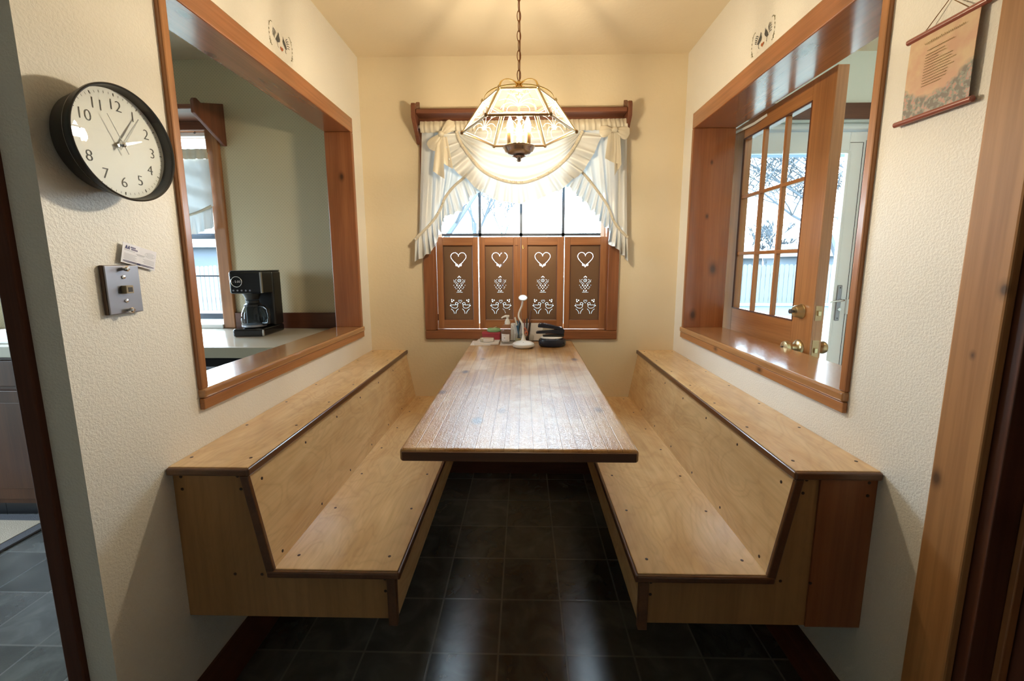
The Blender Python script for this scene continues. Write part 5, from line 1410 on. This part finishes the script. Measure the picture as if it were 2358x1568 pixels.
# ================================================================== entry beyond the right opening
def french_door():
    t = thing('door_1', 'honey wood nine light door standing open behind the right pass-through', 'door', (1.187, 2.46, 0.01), kind='structure')
    xa, xb = 1.165, 1.209
    y0, y1, z0, z1 = 1.675, 2.458, 0.012, 2.040
    gy0, gy1, gz0, gz1 = 1.802, 2.325, 1.062, 1.958
    build('lock_stile', B((xa, y0, z0), (xb, gy0, z1)), M['door_z'], t, 0.002)
    build('hinge_stile', B((xa, gy1, z0), (xb, y1, z1)), M['door_z'], t, 0.002)
    build('top_rail', B((xa, gy0, gz1), (xb, gy1, z1)), M['door_y'], t, 0.002)
    build('lock_rail', B((xa, gy0, 0.86), (xb, gy1, gz0)), M['door_y'], t, 0.002)
    build('bottom_rail', B((xa, gy0, z0), (xb, gy1, 0.28)), M['door_y'], t, 0.002)
    build('lower_panel', B((xa + 0.012, gy0, 0.28), (xb - 0.012, gy1, 0.86)), M['door_z'], t)
    hy, hz = (gy1 - gy0) / 3, (gz1 - gz0) / 3
    for k in (1, 2):
        build('muntin', B((xa + 0.006, gy0 + hy * k - 0.008, gz0), (xb - 0.015, gy0 + hy * k + 0.008, gz1)), M['door_z'], t, 0.004)
    for k in (1, 2):
        build('muntin', B((xa + 0.007, gy0, gz0 + hz * k - 0.009), (xb - 0.016, gy1, gz0 + hz * k + 0.009)), M['door_y'], t, 0.004)
    for i in range(3):
        for k in range(3):
            build('glass_pane', B((1.185, gy0 + hy * i + 0.001, gz0 + hz * k + 0.001), (1.189, gy0 + hy * (i + 1) - 0.001, gz0 + hz * (k + 1) - 0.001)), M['pane'], t)
    bead = MB()
    for a, b in (((gy0, gz0), (gy1, gz0)), ((gy1, gz0), (gy1, gz1)), ((gy1, gz1), (gy0, gz1)), ((gy0, gz1), (gy0, gz0))):
        bead.tube([(xa + 0.003, a[0], a[1]), (xa + 0.003, b[0], b[1])], 0.005, 6)
    build('glazing_bead', bead, M['dark_z'], t, smooth=50)
    for z in (1.842, 1.108):
        build('hinge', MB().box((xa - 0.004, y1 - 0.040, z - 0.045), (xa - 0.0002, y1 + 0.008, z + 0.045)).tube([(xa - 0.006, y1 + 0.004, z - 0.047), (xa - 0.006, y1 + 0.004, z + 0.047)], 0.005, 8), M['brass_dark'], t)
    yk = 1.742
    db = build('deadbolt', MB().lathe([(0.031, 0), (0.031, -0.004), (0.028, -0.007), (0.024, -0.026), (0.020, -0.030), (0, -0.030)], (xa, yk + 0.005, 1.108), 28, 'x'), M['brass_pale'], t, smooth=40)
    build('thumb_turn', MB().lathe([(0.006, -0.030), (0.006, -0.038), (0.010, -0.042), (0.010, -0.048), (0, -0.050)], (xa, yk + 0.005, 1.108), 14, 'x'), M['darkgrey'], db, smooth=40)
    kb = build('door_knob', MB().lathe([(0.033, 0), (0.033, -0.004), (0.028, -0.010), (0.014, -0.014), (0.012, -0.032), (0.024, -0.040), (0.0275, -0.052), (0.025, -0.062), (0.014, -0.067), (0, -0.068)], (xa, yk, 0.955), 28, 'x'), M['brass_pale'], t, smooth=40)
    build('key_turn', MB().lathe([(0.006, -0.067), (0.006, -0.074), (0, -0.075)], (xa, yk, 0.955), 12, 'x'), M['darkgrey'], kb, smooth=40)
    build('door_knob', MB().lathe([(0.033, 0), (0.033, 0.004), (0.028, 0.010), (0.014, 0.014), (0.012, 0.032), (0.024, 0.040), (0.0275, 0.052), (0.025, 0.062), (0.014, 0.067), (0, 0.068)], (xb, yk, 0.955), 28, 'x'), M['brass_dark'], t, smooth=40)
    for z, h in ((1.108, 0.030), (0.955, 0.042)):
        pl = build('latch_plate', B((xa + 0.009, y0 - 0.0012, z - h), (xb - 0.009, y0 + 0.001, z + h)), M['brass_dark'], t)
        build('latch_bolt', B((xa + 0.016, y0 - 0.008, z - 0.010), (xb - 0.016, y0 - 0.0012, z + 0.010)), M['brass_pale'], pl, 0.002)
    wp = [(xa - 0.001, 2.45, 2.020), (xa - 0.012, 2.38, 2.012), (xa - 0.022, 2.30, 2.002), (xa - 0.018, 2.20, 1.998), (xa - 0.002, 2.12, 2.012)]
    build('loose_weatherstrip', MB().ribbon(wp, 0.012, (1, 0, 0.2)), M['white'], t, solid=0.002)
french_door()
def storm_door():
    structure('trim_6', MB().box((1.10, D - 0.02, 2.09), (2.11, D, 2.172)), M['dark_x'], 'dark brown head casing over the outside door', 'trim', 0.003)
    structure('trim_7', MB().box((2.03, D - 0.02, 0), (2.11, D, 2.09)).box((2.018, D - 0.004, 0), (2.03, WT, 2.09)), M['pine_z'], 'wooden jamb and casing at the right of the outside door', 'trim', 0.002)
    t = thing('door_2', 'white storm door with a lever handle in the outside doorway', 'door', (1.58, 2.55, 0.02), kind='structure')
    x0, x1, y0, y1, z1 = 1.112, 2.002, 2.535, 2.570, 2.055
    fr = MB().box((1.0925, 2.52, 0), (x0 - 0.002, WT, 2.088)).box((x0 - 0.002, 2.50, z1 + 0.004), (2.016, WT, 2.088))
    build('door_frame', fr, M['white_metal'], t, 0.002)
    build('weatherstrip', MB().box((x1 + 0.001, 2.498, 0), (2.0165, WT, z1 + 0.004)), M['weather'], t)
    sw = 0.125
    build('stile', B((x1 - sw, y0, 0.02), (x1, y1, z1)), M['white_metal'], t, 0.004)
    build('stile', B((x0, y0, 0.02), (x0 + 0.045, y1, z1)), M['white_metal'], t, 0.004)
    build('rail', B((x0 + 0.045, y0, z1 - 0.11), (x1 - sw, y1, z1)), M['white_metal'], t, 0.004)
    build('rail', B((x0 + 0.045, y0, 0.02), (x1 - sw, y1, 0.22)), M['white_metal'], t, 0.004)
    gs = MB().box((x1 - 0.036, y0 - 0.003, 0.02), (x1 - 0.030, y0 + 0.001, z1 - 0.05)).box((x1 - 0.052, y0 - 0.002, 0.02), (x1 - 0.050, y0 + 0.001, z1 - 0.06)).box((x1 - sw, y0 - 0.002, z1 - 0.062), (x1 - 0.05, y0 + 0.001, z1 - 0.06))
    build('groove', gs, M['weather'], t)
    rb = MB().box((x1 - sw - 0.012, y0 - 0.006, 0.22), (x1 - sw + 0.006, y0 + 0.004, z1 - 0.11)).box((x0 + 0.04, y0 - 0.006, z1 - 0.12), (x1 - sw, y0 + 0.004, z1 - 0.104))
    build('glazing_bead', rb, M['white_metal'], t, 0.003)
    build('pane', B((x0 + 0.045, 2.550, 0.22), (x1 - sw, 2.554, z1 - 0.11)), M['pane'], t)
    hx = x1 - 0.098
    hp = build('handle_plate', MB().box((hx - 0.013, y0 - 0.008, 0.960), (hx + 0.013, y0, 1.175)), M['steel'], t, 0.006, seg=3)
    build('lever', MB().tube([(hx, y0 - 0.008, 1.088), (hx, y0 - 0.045, 1.088), (hx - 0.025, y0 - 0.050, 1.086), (hx - 0.07, y0 - 0.050, 1.080), (hx - 0.085, y0 - 0.048, 1.074)], 0.006, 10), M['chrome'], hp, smooth=60)
    build('lock_knob', MB().lathe([(0.009, 0), (0.009, -0.012), (0, -0.013)], (hx, y0 - 0.008, 1.030), 14, 'y'), M['chrome'], hp, smooth=40)
    for z in (1.160, 0.975):
        build('screw', MB().lathe([(0.0045, 0), (0.004, -0.002), (0, -0.0022)], (hx, y0 - 0.008, z), 10, 'y'), M['darkgrey'], hp)
    build('latch_box', B((hx + 0.045, y0 - 0.014, 1.000), (hx + 0.075, y0, 1.09)), M['white_metal'], t, 0.003)
    for z in (1.09, 0.96):
        build('strike_plate', B((2.0155, D + 0.015, z - 0.035), (2.0178, D + 0.04, z + 0.035)), M['brass_dark'], t)
storm_door()

def added_entry_light():  # fill lamp added out of view to brighten the entry and storm door
    t = thing('added_entry_lamp', 'added globe light above the entry, unseen, put in to brighten the hall', 'lamp', (1.95, 1.25, H))
    build('base', MB().lathe([(0.07, -0.002), (0.07, -0.02), (0.05, -0.03)], (1.95, 1.25, H), 24), M['white'], t, smooth=40)
    build('globe', MB().lathe([(0.0, -0.15), (0.04, -0.142), (0.07, -0.115), (0.08, -0.085), (0.07, -0.05), (0.05, -0.03)], (1.95, 1.25, H), 24), emit('added_entry_globe', (1.0, 0.95, 0.86), 32.0), t, smooth=60)
added_entry_light()
def added_west_door():  # opening added out of view so daylight reaches the kitchen floor
    t = thing('door_4', 'added glazed door, unseen at the left, put in to light the kitchen floor', 'door', (-3.65, 1.025, 0), kind='structure')
    fr = MB()
    for a, b in (((-3.67, 0.70, 0.0), (-3.63, 0.78, 2.02)), ((-3.67, 1.27, 0.0), (-3.63, 1.35, 2.02)), ((-3.67, 0.78, 0.0), (-3.63, 1.27, 0.12)), ((-3.67, 0.78, 1.93), (-3.63, 1.27, 2.02))):
        fr.box(a, b)
    build('door_frame', fr, M['white_metal'], t)
    build('pane', B((-3.652, 0.78, 0.12), (-3.648, 1.27, 1.93)), M['pane'], t)
added_west_door()

# ================================================================== outdoors
GZ = -0.22
structure('ground', MB().box((-40, D + 0.16, GZ - 0.1), (40, 45, GZ)).box((-40, -20, GZ - 0.1), (-3.72, D + 0.16, GZ)), M['grass'], 'pale dry lawn outside the windows', 'ground')
def fence():
    t = thing('picket_fence', 'weathered grey picket fence across the back yard', 'fence', (0, 13, GZ))
    for k in range(-7, 6):
        if -3 < k < 1: continue
        mb = MB(); x0 = k * 2.4
        for i in range(17):
            a = x0 + i * 0.141; h = 1.47 + 0.015 * math.sin(i * 7.1 + k)
            mb.prism([(a, GZ + 0.03), (a + 0.125, GZ + 0.03), (a + 0.125, GZ + h - 0.06), (a + 0.09, GZ + h), (a + 0.035, GZ + h), (a, GZ + h - 0.06)], 'y', 13.0, 13.02)
        mb.box((x0, 13.02, GZ + 0.35), (x0 + 2.4, 13.06, GZ + 0.44)).box((x0, 13.02, GZ + 1.1), (x0 + 2.4, 13.06, GZ + 1.19))
        build('picket_section', mb, M['fence'], t)
        build('post', B((x0 - 0.045, 13.06, GZ), (x0 + 0.045, 13.15, GZ + 1.45)), M['fence'], t)
fence()
def edging():
    t = thing('raised_bed', 'low blue grey timber bed in front of the fence, seen through the door glass', 'garden bed', (8.0, 12.3, GZ))
    build('bed_wall', B((5.2, 12.2, GZ), (12.0, 12.4, GZ + 0.28)), M['beam'], t)
    build('cap', B((5.15, 12.14, GZ + 0.28), (12.05, 12.46, GZ + 0.33)), M['eave'], t)
edging()
def house(x0, x1, y, zw, label, name='neighbour_house'):
    t = thing(name, label, 'house', ((x0 + x1) / 2, y, GZ), 'houses beyond the fence')
    build('wall', B((x0, y, GZ), (x1, y + 3.2, zw)), M['house'], t)
    build('eave', B((x0 - 0.3, y - 0.4, zw - 0.02), (x1 + 0.3, y + 3.6, zw + 0.12)), M['eave'], t)
    build('roof', MB().prism([(y - 0.4, zw + 0.12), (y + 3.6, zw + 0.12), (y + 1.6, zw + 0.55)], 'x', x0 - 0.3, x1 + 0.3), M['roofm'], t)
house(-18.5, -10.5, 16, 1.95, 'blue grey house behind the fence in the kitchen window')
house(7.0, 9.6, 17, 1.50, 'low house roof behind the fence seen in the glass of the open door')
house(12.2, 18.0, 18, 1.60, 'taller pale house roof behind the fence at the lock side of the open door')
def patio():
    t = thing('patio_roof', 'patio cover with a blue grey beam outside the entry door', 'patio roof', (3.4, 3.9, 2.5))
    build('soffit', B((1.02, D + 0.16, 2.74), (6.5, 4.9, 2.80)), M['soffit'], t)
    build('beam', B((1.02, 4.78, 2.48), (6.5, 4.92, 2.739)), M['beam'], t)
    build('post', B((6.3, 4.80, GZ), (6.42, 4.92, 2.48)), M['beam'], t)
patio()
def tree(name, base, h, label, seed, levels=4, lean=(0, 0), spread=0.55, r0_=0.12, first=0.35, rmin=0.0):
    rr = random.Random(seed); mb = MB()
    def grow(p, d, ln, r, lv):
        pts = [p]; rs = [r]; q = Vector(p); dd = Vector(d)
        n = 4
        for i in range(n):
            dd = (dd + Vector((rr.uniform(-.13, .13), rr.uniform(-.13, .13), rr.uniform(-.05, .1)))).normalized()
            q = q + dd * ln / n; pts.append(q.copy()); rs.append(max(rmin, r * (1 - 0.45 * (i + 1) / n)))
        mb.tube(pts, r, 5, cap=False, rs=rs)
        if lv == 0: return
        for k in range(rr.choice((3, 4))):
            i = rr.choice((2, 3, 4))
            ang = rr.uniform(0, 2 * PI); ax = Vector((math.cos(ang), math.sin(ang), 0.25))
            nd = (dd * (1 - spread) + ax * spread).normalized()
            nd.z = abs(nd.z) * 0.9 + 0.05
            grow(pts[i], nd, ln * rr.uniform(0.55, 0.8), rs[i] * 0.62, lv - 1)
    t = thing(name, label, 'tree', base, 'bare trees outside')
    grow(Vector(base), Vector((lean[0], lean[1], 1)).normalized(), h * first, r0_, levels)
    build('branches', mb, M['bark'], t, smooth=60)
tree('bare_tree', (14.3, 25.0, GZ), 8.0, 'bare bushy tree behind the fence in the middle panes of the open door', 5, 5, (0, 0), 0.36, 0.16, 0.24, 0.020)
tree('bare_tree', (9.2, 11.6, GZ), 11.0, 'large bare tree whose branches fill the upper panes of the open door', 12, 6, (-0.35, 0), 0.60, 0.11, 0.30, 0.012)
tree('bare_tree', (-2.35, 11.0, GZ), 9.0, 'thick bare trunks at the left side of the alcove window', 21, 4, (0.05, 0), 0.42, 0.18, 0.36)
tree('bare_tree', (-2.2, 17.5, GZ), 8.0, 'slender bare trunk beside the thick trunks in the alcove window', 29, 3, (0.10, 0), 0.35, 0.13, 0.40)
tree('bare_tree', (-1.25, 24.0, GZ), 7.0, 'small bare tree near the middle of the alcove window', 33, 4, (0, 0), 0.35, 0.09, 0.42, 0.022)
